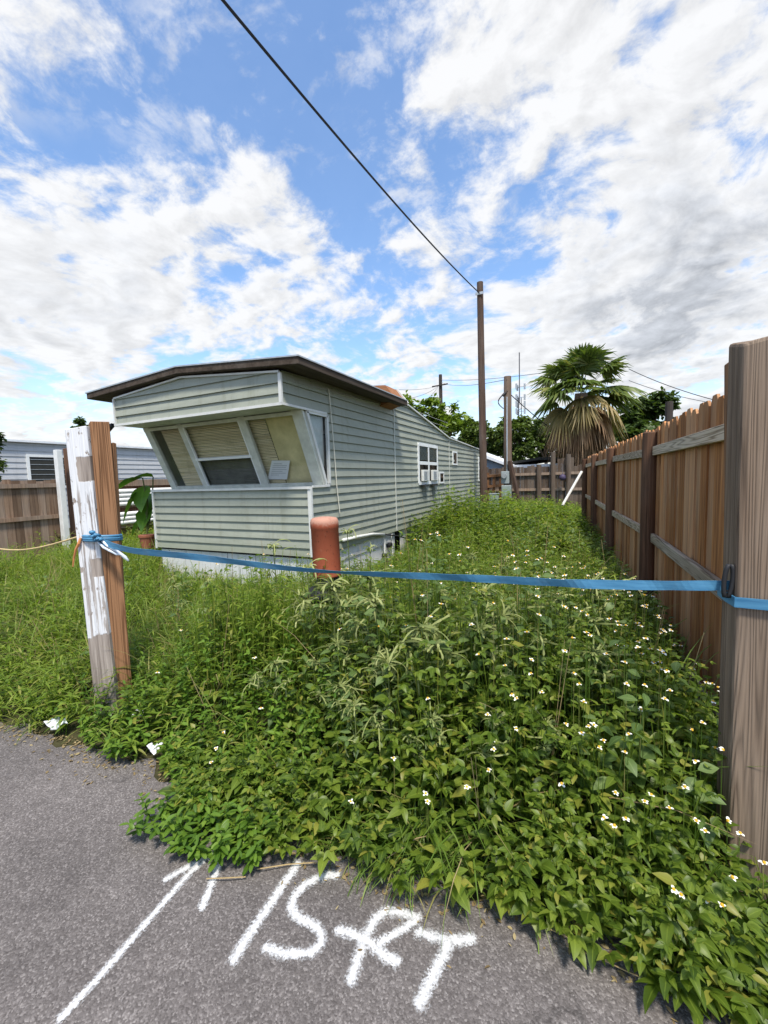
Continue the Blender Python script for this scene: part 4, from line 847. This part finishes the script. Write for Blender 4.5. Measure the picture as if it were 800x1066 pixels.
def bidens(x, y, scale=1.0, nn=6, low=.30):
    N = len(x); h = canopy(x,y)*U(.75,1.25,N); pr = RNG.random(N); lx = U(-.10,.10,N); ly = U(-.16,.06,N); ph = U(0,6.28,N); parts = []; sz_ = U(.62,1.38,N)
    parts.append(stems(x, y, np.zeros(N), h, lx, ly, .006, pr))
    for k in range(nn):
        fr = low + (1-low)*k/(nn-1); bx_ = x+lx*fr; by_ = y+ly*fr; bz = h*fr
        for side in (0, math.pi):
            ya = ph + k*1.57 + side + U(-.3,.3,N); size = sz_*scale*U(.050,.078,N)*(1.10-.55*max(0,fr-.55)/.45); pet = .030+.045*(1-fr)+U(0,.02,N)
            ppx = bx_ - np.sin(ya)*pet; ppy = by_ + np.cos(ya)*pet; pz = bz + pet*.25
            for da, s_ in ((0,1.0),(.95,.72),(-.95,.72)):
                parts.append(leaves(OVATE, np.stack([ppx,ppy,pz],-1), ya+da+U(-.15,.15,N), U(-.15,.75,N)-.1*(1-fr), U(-.5,.5,N), size*s_, size*s_*U(.44,.58,N), U(.2,1.0,N), pr))
    return join(parts)
def lanceweed(x, y, nl=14, L=(.09,.16), wr=(.13,.19), hs=1.0):
    N = len(x); h = canopy(x,y)*hs*U(.7,1.3,N); pr = RNG.random(N); lx = U(-.12,.12,N); ly = U(-.12,.10,N); ph = U(0,6.28,N); parts = [stems(x, y, np.zeros(N), h, lx, ly, .006, pr)]
    for k in range(nl):
        fr = .22+.78*k/(nl-1); ya = ph + k*2.4 + U(-.3,.3,N); l_ = U(*L,N)*(1.05-.45*fr)
        parts.append(leaves(LANCE, np.stack([x+lx*fr,y+ly*fr,h*fr],-1), ya, U(.2,.9,N), U(-.4,.4,N), l_, l_*U(*wr,N), U(.6,1.7,N), pr))
    return join(parts)
def grass(x, y, nb=9, L=(.25,.5), wd=(.006,.011), flop=(.6,2.0), zmul=1.0):
    N = len(x); parts = []; pr = RNG.random(N); hc = canopy(x,y)/.36
    for k in range(nb):
        l_ = U(*L,N)*np.clip(hc,.35,1.5)*zmul
        parts.append(leaves(BLADE, np.stack([x+U(-.03,.03,N),y+U(-.03,.03,N),np.zeros(N)],-1), U(0,6.28,N), U(.85,1.5,N), U(-.5,.5,N), l_, U(*wd,N), U(*flop,N), pr))
    return join(parts)
def rosette(x, y, nl=16):
    N = len(x); parts = []; pr = RNG.random(N); h = canopy(x,y)*U(.6,1.2,N); ph = U(0,6.28,N); lx = U(-.06,.06,N); ly = U(-.10,.03,N); parts.append(stems(x,y,np.zeros(N),h,lx,ly,.006,pr))
    for k in range(nl):
        fr = .25+.75*k/(nl-1); l_ = U(.045,.07,N)*(1.1-.4*fr); parts.append(leaves(OBLONG, np.stack([x+lx*fr,y+ly*fr,h*fr],-1), ph+k*2.4, U(-.1,.6,N), U(-.3,.3,N), l_, l_*U(.34,.44,N), U(.1,.8,N), pr))
    return join(parts)
def smooth01(a): return np.clip(a,0,1)
# broad-leaved flowering ground cover: right and front
wb = lambda x, y: smooth01(.18 + .95*smooth01((x+1.55)/.8)*(y < 5.2) + .0*x) * np.where(y > 5.2, .5, 1)
x, y = scatter(-2.6,.75,1.28,3.4,145,wb); x2, y2 = scatter(-2.4,.75,3.4,6.0,85,wb)
x3, y3 = scatter(-3.25,.35,7.3,14.5,13)
v, f, t_ = join([bidens(x,y), bidens(x2,y2,1.25,5), bidens(x3,y3,2.3,6,.4)])
tag(np_mesh('broadleaf_weeds', v, f, t_, M['broad']), 'dense dark green broad leaved ground cover with small white flowers', 'weeds', None, 'stuff')
# front overhang on the asphalt
x = U(-1.75,.62,240); y = edge_y(x) + U(-.06,.16,240); keep = ~((x > -1.05) & (x < -.15)) ; x = x[keep]; y = y[keep]
v, f, t_ = bidens(x,y,.85,5,.2); tag(np_mesh('edge_weeds', v, f, t_, M['broad']), 'low broad leaved weeds spilling over the edge of the asphalt', 'weeds', None, 'stuff')
# narrow-leaved yellow-green weeds
wl_ = lambda x, y: smooth01(1.0-.85*smooth01((x+1.45)/.7)*(y < 3.6))
x, y = scatter(-3.4,.7,1.25,4.6,75,wl_); x2, y2 = scatter(-3.0,.6,4.6,9,42); x3, y3 = scatter(-3.0,.5,9,17,26); x4, y4 = scatter(-9.5,-3.4,1.1,4.4,34); x5, y5 = scatter(-11,-5.9,4.4,10,16)
v, f, t_ = join([lanceweed(x,y,13,(.07,.125)), lanceweed(x2,y2,13,(.11,.19)), lanceweed(x3,y3,12,(.17,.30),(.20,.30)), lanceweed(x4,y4,12,(.11,.19)), lanceweed(x5,y5,11,(.16,.26)), lanceweed(*scatter(-2.45,-1.55,2.05,2.65,160),14,(.09,.15),hs=1.05), lanceweed(*scatter(-4.6,-2.9,1.18,1.7,70),12,(.08,.14),hs=1.2)])
tag(np_mesh('narrowleaf_weeds', v, f, t_, M['lance']), 'yellow green narrow leaved weeds filling the yard', 'weeds', None, 'stuff')
# grass blades
x, y = scatter(-9.5,-2.7,1.08,5.5,60); x2, y2 = scatter(-2.8,.5,2.6,8.0,26); x3, y3 = scatter(-2.8,.4,8,16,14); x4, y4 = scatter(-11,-6,5,10,30)
v, f, t_ = join([grass(x,y,8,(.30,.62)), grass(x2,y2,7,(.30,.6)), grass(x3,y3,7,(.4,.75),(.012,.02)), grass(x4,y4,7,(.3,.6),(.010,.018))])
tag(np_mesh('long_grass', v, f, t_, M['blade']), 'pale arching long grass among the weeds', 'grass', None, 'stuff')
x, y = scatter(-1.3,-.2,1.26,1.7,190); x2, y2 = scatter(-2.9,.6,1.3,2.8,24)
xe = U(-1.15,-.45,60); ye = edge_y(xe)+U(.0,.14,60)
v, f, t_ = join([grass(xe,ye,6,(.28,.48),(.004,.007),(1.2,2.6),1.0), grass(x,y,8,(.26,.52),(.005,.009),(1.0,2.4),1.0), grass(x2,y2,6,(.3,.6),(.005,.009))])
tag(np_mesh('green_grass', v, f, t_, M['green_blade']), 'bright green grass spilling onto the asphalt by the lettering', 'grass', None, 'stuff')
# low bright leaves around the leaning post and the front left bulge
x, y = scatter(-3.0,-1.15,1.2,2.1,170, lambda x, y: smooth01(1.15-(y-1.2)*1.0)); xb = U(-1.75,-1.18,70); yb = U(1.08,1.36,70)
v, f, t_ = rosette(np.r_[x,xb], np.r_[y,yb]); tag(np_mesh('low_leafy_weeds', v, f, t_, M['shiny']), 'low bright leafy weeds at the foot of the leaning post', 'weeds', None, 'stuff')

def bigleaf(x, y):
    N = len(x); h = canopy(x,y)*U(.95,1.35,N); pr = RNG.random(N); ph = U(0,6.28,N); lx = U(-.08,.08,N); ly = U(-.10,.06,N); parts = [stems(x,y,np.zeros(N),h,lx,ly,.008,pr)]
    for k in range(11):
        fr = .35+.65*k/10; l_ = U(.08,.135,N)*(1.15-.55*fr); pe = U(.03,.06,N)*(1.2-fr); ya = ph+k*2.4+U(-.3,.3,N)
        parts.append(leaves(RHOMB, np.stack([x+lx*fr-np.sin(ya)*pe,y+ly*fr+np.cos(ya)*pe,h*fr+pe*.3],-1), ya, U(-.3,.5,N), U(-.5,.5,N), l_, l_*U(.50,.64,N), U(.2,1.2,N), pr))
    return join(parts)
x, y = scatter(-1.7,.45,1.7,3.6,13); x2, y2 = scatter(-2.9,.4,3.6,9,5.5); x3, y3 = scatter(-6,-2.4,1.8,4.2,3.5)
v, f, t_ = join([bigleaf(x,y), bigleaf(x2,y2), bigleaf(x3,y3)]); tag(np_mesh('large_leaved_weeds', v, f, t_, M['pigweed']), 'larger grey green leaves standing out among the weeds', 'weeds', None, 'stuff')
x, y = scatter(-7,.5,1.6,7.5,5); N = len(x); pr = RNG.random(N); h = canopy(x,y)*U(1.0,1.6,N)
v, f, t_ = join([stems(x,y,np.zeros(N),h,U(-.16,.16,N),U(-.16,.16,N),.005,pr), grass(x,y,3,(.3,.6),(.004,.007),(.8,2.2),1.2)])
M['dry'] = leaf_mat('dry_stalk', (.16,.11,.05), (.26,.19,.09), (.36,.29,.15), .15, .8, 0)
tag(np_mesh('dry_stalks', v, f, t_, M['dry']), 'dry tan stalks scattered through the green weeds', 'weeds', None, 'stuff')
N = 1500; x = U(-4.5,.75,N); y = edge_y(x) - np.abs(RNG.normal(0,.085,N)) + .02; l_ = U(.006,.026,N)
v, f, t_ = leaves(LANCE, np.stack([x,y,U(.006,.012,N)],-1), U(0,6.28,N), U(-.05,.15,N), U(-.4,.4,N), l_, l_*U(.2,.6,N), U(-.3,.8,N), RNG.random(N))
tag(np_mesh('leaf_litter', v, f, t_, M['dry']), 'dry leaf bits lying along the asphalt edge', 'leaf litter', None, 'stuff')

# white flowers
def flowers(n_):
    xs_ = []; ys_ = []
    while len(xs_) < n_:
        x = RNG.uniform(-2.8,.62); y = RNG.uniform(1.3,3.6); pr = .05 + .95*min(1,max(0,(x+1.0)/1.2))
        if RNG.random() < pr and inside(np.array([x]),np.array([y]))[0]: xs_.append(x); ys_.append(y)
    x = np.array(xs_); y = np.array(ys_); z = canopy(x,y)*U(1.08,1.35,n_)+.03; parts = []; cen = MB(); pr = np.zeros(n_); y = y - .04
    for k in range(5):
        miss = RNG.random(n_) > .12; s_ = U(.009,.0165,n_)*miss+1e-4; parts.append(leaves(OBLONG, np.stack([x,y,z],-1), k*1.2566+U(-.2,.2,n_), U(-.1,.5,n_), np.zeros(n_), s_, s_*.62, U(.0,.9,n_), pr))
    v, f, t_ = join(parts); o1 = tag(np_mesh('wildflowers', v, f, t_, M['petal']), 'tiny white five petalled flowers scattered over the dark green weeds', 'flowers', None, 'stuff')
    for a, b_, c_ in zip(x,y,z): cen.lathe([(.001,-.003),(.0055,.0),(.004,.005),(.001,.006)], (a,b_,c_), 7)
    cen.build('flower_centres', M['disc'], o1)
    v, f, t_ = stems(x,y,z*.5,z*.5,np.zeros(n_),np.zeros(n_),.003,pr); np_mesh('flower_stalks', v, f, t_, M['green_blade'], o1)
flowers(270)

# pigweed plants with drooping seed spikes: individuals
SPK = leaf_template([(k/9, .55+.45*((k*7)%3)/2 if k < 9 else .1) for k in range(10)], cols=3, fold=.0)
def pigweed(h, nl, ns, big, label):
    root = thing('seeding_weed', (0,0,0), label, 'weed', 'tall seeding weeds'); pr = RNG.random(1)
    def one(n_): return np.repeat(pr, n_)
    nb = 5; bf = np.r_[1.0, U(.45,.8,nb-1)]; bya = np.arange(nb)*2.2+U(-.3,.3,nb); bl = np.r_[0, U(.08,.17,nb-1)]
    tips = np.stack([.02*bf-np.sin(bya)*bl, -.01*bf+np.cos(bya)*bl, h*bf+bl*.9], -1)          # top and side shoots
    mb = MB(); mb.tube([(0,0,0),(.01,.0,h*.5),(.02,-.01,h)], [.007,.005,.003], 6)
    for k in range(1, nb): mb.tube([(.02*bf[k],-.01*bf[k],h*bf[k]*.97), tips[k]], [.004,.002], 5)
    mb.build('stem', M['stem'], root)
    fr = np.linspace(.2,1.0,nl); ya = np.arange(nl)*2.4+U(-.4,.4,nl); pos = np.stack([.02*fr-.03*np.sin(ya),-.01*fr+.03*np.cos(ya),h*fr],-1); l_ = big*U(.8,1.25,nl)*(1.2-.5*fr)
    parts = [leaves(RHOMB, pos, ya, U(-.1,.6,nl), U(-.4,.4,nl), l_, l_*U(.48,.62,nl), U(.4,1.2,nl), one(nl))]
    for k in range(nb):
        n_ = 6; ya = U(0,6.28,n_); l_ = big*U(.5,.85,n_); f_ = U(.3,1,n_)[:,None]; pos = tips[k]*f_ + np.array([.02*bf[k],-.01*bf[k],h*bf[k]*.97])*(1-f_); parts.append(leaves(RHOMB, pos, ya, U(-.2,.7,n_), U(-.4,.4,n_), l_, l_*.5, U(.4,1.2,n_), one(n_)))
    v, f, t_ = join(parts); np_mesh('leaves', v, f, t_, M['pigweed'], root)
    ib = RNG.integers(0, nb, ns); ib[:ns//3] = 0; f_ = U(.72,1.0,ns)[:,None]
    base = tips[ib]*f_ + np.stack([.02*bf[ib],-.01*bf[ib],h*bf[ib]*.93],-1)*(1-f_); ya = U(0,6.28,ns); l_ = U(.035,.09,ns)*np.where(RNG.random(ns) < .25, 2.0, 1.0); pit = U(-.5,1.3,ns); cv = U(1.0,2.8,ns)
    v, f, t_ = join([leaves(SPK, base, ya, pit, np.full(ns,0.0), l_, np.full(ns,.0098), cv, one(ns)), leaves(SPK, base, ya, pit, np.full(ns,1.57), l_, np.full(ns,.0098), cv, one(ns))]); np_mesh('seed_sprays', v, f, t_, M['seed'], root); return root
LBL = 'tall weed with drooping pale seed spikes standing above the ground cover'
protos = [pigweed(.66,18,60,.085,LBL), pigweed(.60,16,46,.08,LBL), pigweed(.56,16,70,.09,LBL), pigweed(.85,20,26,.065,LBL)]
spots = [(-1.05,2.05,0,1.0),(-1.3,2.0,2,1.0),(-1.15,1.8,2,.95),(-.85,1.8,0,.95),(-.7,1.95,2,1.0),(-.95,1.62,1,.9),(-1.45,2.2,0,1.0),(-.62,1.7,2,.9),(-.5,2.1,2,1.0),(-1.6,1.8,1,.9),(-.55,2.45,1,1.05),(-1.35,2.6,1,1.0),(-.9,2.75,2,1.05),(-.35,2.2,0,.95),(-1.6,2.2,3,.9),(-.1,2.75,1,.9),(-.35,1.75,1,.85),(.05,2.3,2,.9),(.1,3.0,0,.9),(-.35,3.3,2,1.0),(-1.9,2.9,3,.85),(-2.3,2.7,3,.9),(-2.0,3.4,3,.95),(-2.5,3.3,3,.9),(-3.1,3.3,3,.85),(-3.6,3.4,3,.85),(-4.2,3.3,3,.8),(-.9,3.6,1,1.0),(-1.5,3.9,2,1.0),(-.2,4.2,1,.9),(-.8,4.8,0,1.0),(-1.3,5.4,2,1.0),(-2.8,2.4,3,.85),(-3.3,2.5,3,.8),(-1.75,3.3,3,1.0),(-3.9,2.9,3,.8),(-.15,1.9,2,.7)]
used = set()
for (x, y, k, s_) in spots:
    s_ = s_*min(1.38, 1.22*max(.72, float(canopy(np.array([x]),np.array([y]))[0])/.62))
    if k in used: copy_thing(protos[k], (x,y,0), random.uniform(0,6.28), s_*random.uniform(.93,1.07))
    else: protos[k].location = (x,y,0); protos[k].rotation_euler = (0,0,random.uniform(0,6.28)); protos[k].scale = (s_,)*3; used.add(k)

# big-leaved plant in a terracotta pot
ep = thing('potted_plant', (-7.0,4.9,0), 'large leaved green plant in a terracotta pot left of the trailer front', 'potted plant')
c_ = np.array(sight(153,556,1,5.0)); mb = MB(); mb.lathe([(.10,-.26),(.13,-.06),(.145,-.05),(.145,-.01),(.12,-.01)], tuple(c_), 18); mb.build('pot', M['terracotta'], ep)
pts = [(149,504,.72),(146,518,.8),(152,512,.66),(156,534,.6),(160,503,.5),(150,545,.5),(158,520,.6)]; n_ = len(pts)
pos = np.array([sight(u,v,1,5.0+.05*i)+np.array([0,0,.12]) for i, (u,v,s_) in enumerate(pts)]); l_ = np.array([p[2] for p in pts])*.85
v, f, t_ = leaves(OVATE, pos, np.array([2.3,2.8,3.6,3.3,2.9,2.5,3.8]), np.array([-.3,-.9,-.8,-.9,.1,-.9,-.6]), U(-.3,.3,n_), l_, l_*.72, U(.2,.6,n_), U(.3,.8,n_)); np_mesh('leaves', v, f, t_, M['elephant'], ep)
mb = MB()
for p in pos: mb.tube([c_, (c_+p)/2+np.array([0,.05,.05]), p], .012, 6)
mb.build('stalks', M['stem'], ep)

# ------------------------------------------------------------------ trees
def tree(name, base, height, crowns, nleaf, lsize, mat, label, trunk_r=.15, group=None, cat='tree'):
    root = thing(name, base, label, cat, group); bx_, by_, bz = base; mb = MB()
    c0 = np.mean([c[:3] for c in crowns], axis=0); fork = np.array([bx_,by_,height*.35])
    mb.tube([(bx_,by_,0), tuple(fork*.5+np.array([bx_,by_,0])*.5), tuple(fork)], [trunk_r, trunk_r*.85, trunk_r*.7], 8)
    for c in crowns: cc = np.array(c[:3]); mb.tube([fork, (fork+cc)/2+RNG.normal(0,.15,3), cc], [trunk_r*.55, trunk_r*.35, trunk_r*.12], 6)
    mb.build('trunk', M['bark'], root)
    P_ = []; pr = []
    tot = sum(c[3]*c[4] for c in crowns)
    for c in crowns:
        n_ = int(nleaf*c[3]*c[4]/tot); k_ = max(6, n_//45); d = RNG.normal(0,1,(k_,3)); d /= np.linalg.norm(d,axis=1)[:,None]; d *= (RNG.random(k_)**.45)[:,None]
        cl = d*np.array([c[3],c[3],c[4]])*U(.75,1.12,k_)[:,None] + np.array(c[:3]); cr_ = RNG.random(k_)
        idx = RNG.integers(0,k_,n_); off = RNG.normal(0,.16,(n_,3))*min(c[3],c[4]); P_.append(cl[idx]+off); pr.append(cr_[idx])
    P_ = np.concatenate(P_); pr = np.concatenate(pr); n_ = len(P_); l_ = lsize*U(.7,1.3,n_)
    v, f, t_ = leaves(LUMP, P_, U(0,6.28,n_), U(-.6,.8,n_), U(-.8,.8,n_), l_, l_*U(.5,.8,n_), U(.2,1.0,n_), pr); np_mesh('crown', v, f, t_, mat, root); return root
def dome(cx, cy, cz, rx, rz, n_, seed):
    r_ = np.random.default_rng(seed); o_ = []
    for _ in range(n_): a = r_.uniform(0,6.28); q = r_.random()**.5; o_.append((cx+rx*.75*q*math.cos(a), cy+rx*.5*q*math.sin(a), cz+rz*r_.uniform(-.55,.6)*(1-.35*q), rx*r_.uniform(.30,.48), rz*r_.uniform(.28,.45)))
    return o_
tree('broadleaf_tree', (-9.9,23,0), 6, dome(-9.9,23,5.2,2.6,2.0,14,1), 8000, .26, M['tree_bright'], 'bright green leafy tree rising behind the trailer roof', .2)
tree('broadleaf_tree', (-7.6,24,0), 5, dome(-7.6,24,4.3,2.1,1.8,10,2), 4500, .26, M['tree_bright'], 'lower bright green tree right of the bigger one behind the trailer', .18)
cx_ = [(-11.0,44,8.6),(-8.0,42,8.0),(-5.4,40,7.6),(-2.9,41,7.4)]
tl = ['leftmost of the olive trees behind the far pole', 'olive tree directly behind the tall dark pole', 'olive tree behind the shorter utility pole', 'olive tree left of the palm, far behind the shed']
for i, (x, y, h_) in enumerate(cx_): tree('broadleaf_tree', (x,y,0), h_, dome(x,y,h_*.60,2.3,h_*.42,13,10+i), 4200, .36, M['tree_mid'], tl[i], .2, 'trees beyond the far fence')
tree('broadleaf_tree', (2.9,23.5,0), 5.4, dome(2.9,23.5,3.7,2.0,1.7,13,20), 7000, .26, M['tree_dark'], 'dark green tree right of the palm behind the board fence', .2)
tree('conifer', (-36.2,20,0), 7.2, [(-36.2,20,5.6,.7,.9),(-36.2,20,6.6,.5,.8),(-36.5,20,4.8,.9,.8),(-35.4,20.3,6.0,.4,.3)], 1500, .32, M['tree_dark'], 'small dark conical tree above the neighbouring trailer roof', .15)
q = np.array(sight(-17,420,0,-14.5)); tree('conifer', (q[0],q[1],0), 4.2, [(q[0],q[1],2.3,.28,.6),(q[0],q[1],3.0,.25,.55),(q[0],q[1],3.7,.2,.4)], 1500, .12, M['tree_dark'], 'narrow dark evergreen at the left edge beyond the picket fence', .08)

# ------------------------------------------------------------------ fan palm
def fans(specs, segs=22):
    """specs: (origin, az, el, petiole, radius, spread, droop, rnd)"""
    V = []; F_ = []; Tn = []
    for (o_, az, el, pet, rad, spread, droop, rn) in specs:
        d = np.array([math.cos(az)*math.cos(el), math.sin(az)*math.cos(el), math.sin(el)]); s_ = np.array([-math.sin(az), math.cos(az), 0]); nrm = np.cross(s_, d)
        tw_ = RNG.uniform(-.5,.5); s_, nrm = s_*math.cos(tw_)+nrm*math.sin(tw_), nrm*math.cos(tw_)-s_*math.sin(tw_)
        hp = np.array(o_) + d*pet - np.array([0,0,.10*pet])
        def strip(path, wids, wd, r0):
            b0 = len(V)
            for p, w_ in zip(path, wids): V.append(p - wd*w_/2); V.append(p + wd*w_/2); Tn.append((r0,1,0,rn)); Tn.append((r0,1,0,rn))
            for i in range(len(path)-1): F_.append((b0+2*i, b0+2*i+1, b0+2*i+3, b0+2*i+2))
        strip([np.array(o_), (np.array(o_)+hp)/2+np.array([0,0,.03]), hp], [.05,.04,.035], s_, .6)
        for k in range(segs):
            a = (k/(segs-1)-.5)*2*spread; dd = d*math.cos(a)+s_*math.sin(a); L = rad*(1-.28*(abs(a)/spread)**2)*RNG.uniform(.9,1.06); cross = (s_*math.cos(a)-d*math.sin(a)); cross = cross*.85 + nrm*.5*(1 if k % 2 else -1); path = []
            for t_ in (0,.3,.55,.8,1.0):
                p = hp + dd*L*t_ + nrm*.10*math.cos(a)*t_*L; drop = droop*L*max(0,t_-.35)**1.6*1.6*RNG.uniform(.8,1.2); path.append(p - np.array([0,0,drop]))
            strip(path, [.03, .105*rad, .095*rad, .045*rad, .004], cross, RNG.random())
    return np.array(V), np.array(F_), np.array(Tn)
PC = np.array([-.02,19.0,4.75])
palm = thing('fan_palm', (-.1,19,0), 'fan palm with a thick skirt of hanging dead brown fronds', 'palm tree')
mb = MB(); mb.tube([(-.05,19,0),(-.06,19,1.5),(-.1,19,3.2),tuple(PC)], [.34,.29,.27,.24], 14, wob=.05); mb.build('trunk', M['palm_bark'], palm)
sp = []
for i in range(38):
    el = R(RNG.uniform(5,88) if i % 4 else RNG.uniform(-12,12)); az = i*2.4+RNG.uniform(-.3,.3); sp.append((PC+np.array([0,0,.1]), az, el, RNG.uniform(.85,1.25), RNG.uniform(1.05,1.35), R(RNG.uniform(75,100)), RNG.uniform(.25,.6), RNG.random()))
v, f, t_ = fans(sp, 24); np_mesh('green_fronds', v, f, t_, M['palm_green'], palm)
sp = [(PC-np.array([0,0,.1]), i*2.4+RNG.uniform(-.4,.4), R(RNG.uniform(-55,-5)), RNG.uniform(.7,1.15), RNG.uniform(.9,1.25), R(RNG.uniform(65,95)), RNG.uniform(.6,1.0), RNG.random()) for i in range(13)]
v, f, t_ = fans(sp, 20); np_mesh('drying_fronds', v, f, t_, M['palm_yellow'], palm)
sp = []
for i in range(130):
    k = RNG.random(); z = 2.9+1.75*k; o_ = np.array([PC[0], 19, z+.25]); sp.append((o_, i*2.4+RNG.uniform(-.5,.5), R(RNG.uniform(-84,-62) if k < .65 else RNG.uniform(-72,-40)), .4+.55*k, RNG.uniform(.9,1.3), R(RNG.uniform(25,60)), RNG.uniform(.7,1.1), RNG.random()))
v, f, t_ = fans(sp, 16); v[:,2] = np.maximum(v[:,2], 1.0); np_mesh('dead_fronds', v, f, t_, M['palm_dead'], palm)

# ------------------------------------------------------------------ litter
def scrap(u, v, sz, label, k):
    p = np.array(sight(u,v,2,.06)); mb = MB(); n_ = 5; q = []
    for i in range(n_):
        for j in range(n_): q.append((p[0]+(i/(n_-1)-.5)*sz+random.uniform(-.01,.01), p[1]+(j/(n_-1)-.5)*sz*.7+random.uniform(-.01,.01), p[2]+random.uniform(0,.05)))
    mb.add(q, [(i*n_+j, i*n_+j+1, (i+1)*n_+j+1, (i+1)*n_+j) for i in range(n_-1) for j in range(n_-1)])
    o_ = mb.build('litter_scrap', M['paper'], None, recalc=False, smooth=False); md = o_.modifiers.new('th','SOLIDIFY'); md.thickness = .003; tag(o_, label, 'litter', 'white litter along the road edge')
scrap(57,757,.12,'crumpled white scrap on the asphalt edge left of the leaning post',0); scrap(143,749,.07,'small white scrap in the weeds right of the leaning post',1); scrap(162,783,.06,'white scrap in the weeds below the leaning post',2)
# dry runners creeping out over the asphalt
dr = MB()
for (pts) in ([(215,915),(240,914),(256,913)], [(560,962),(590,975),(630,995)], [(590,985),(625,998),(650,1010),(668,1018)], [(268,905),(300,900),(330,898)]):
    dr.tube([tuple(sight(u,v,2,.02+.01*random.random())) for u, v in pts], .0022, 5)
tag(dr.build('dry_runners', plain('dry_straw', (.34,.25,.12), .9)), 'dry straw coloured runners creeping over the asphalt', 'runners', None, 'stuff')
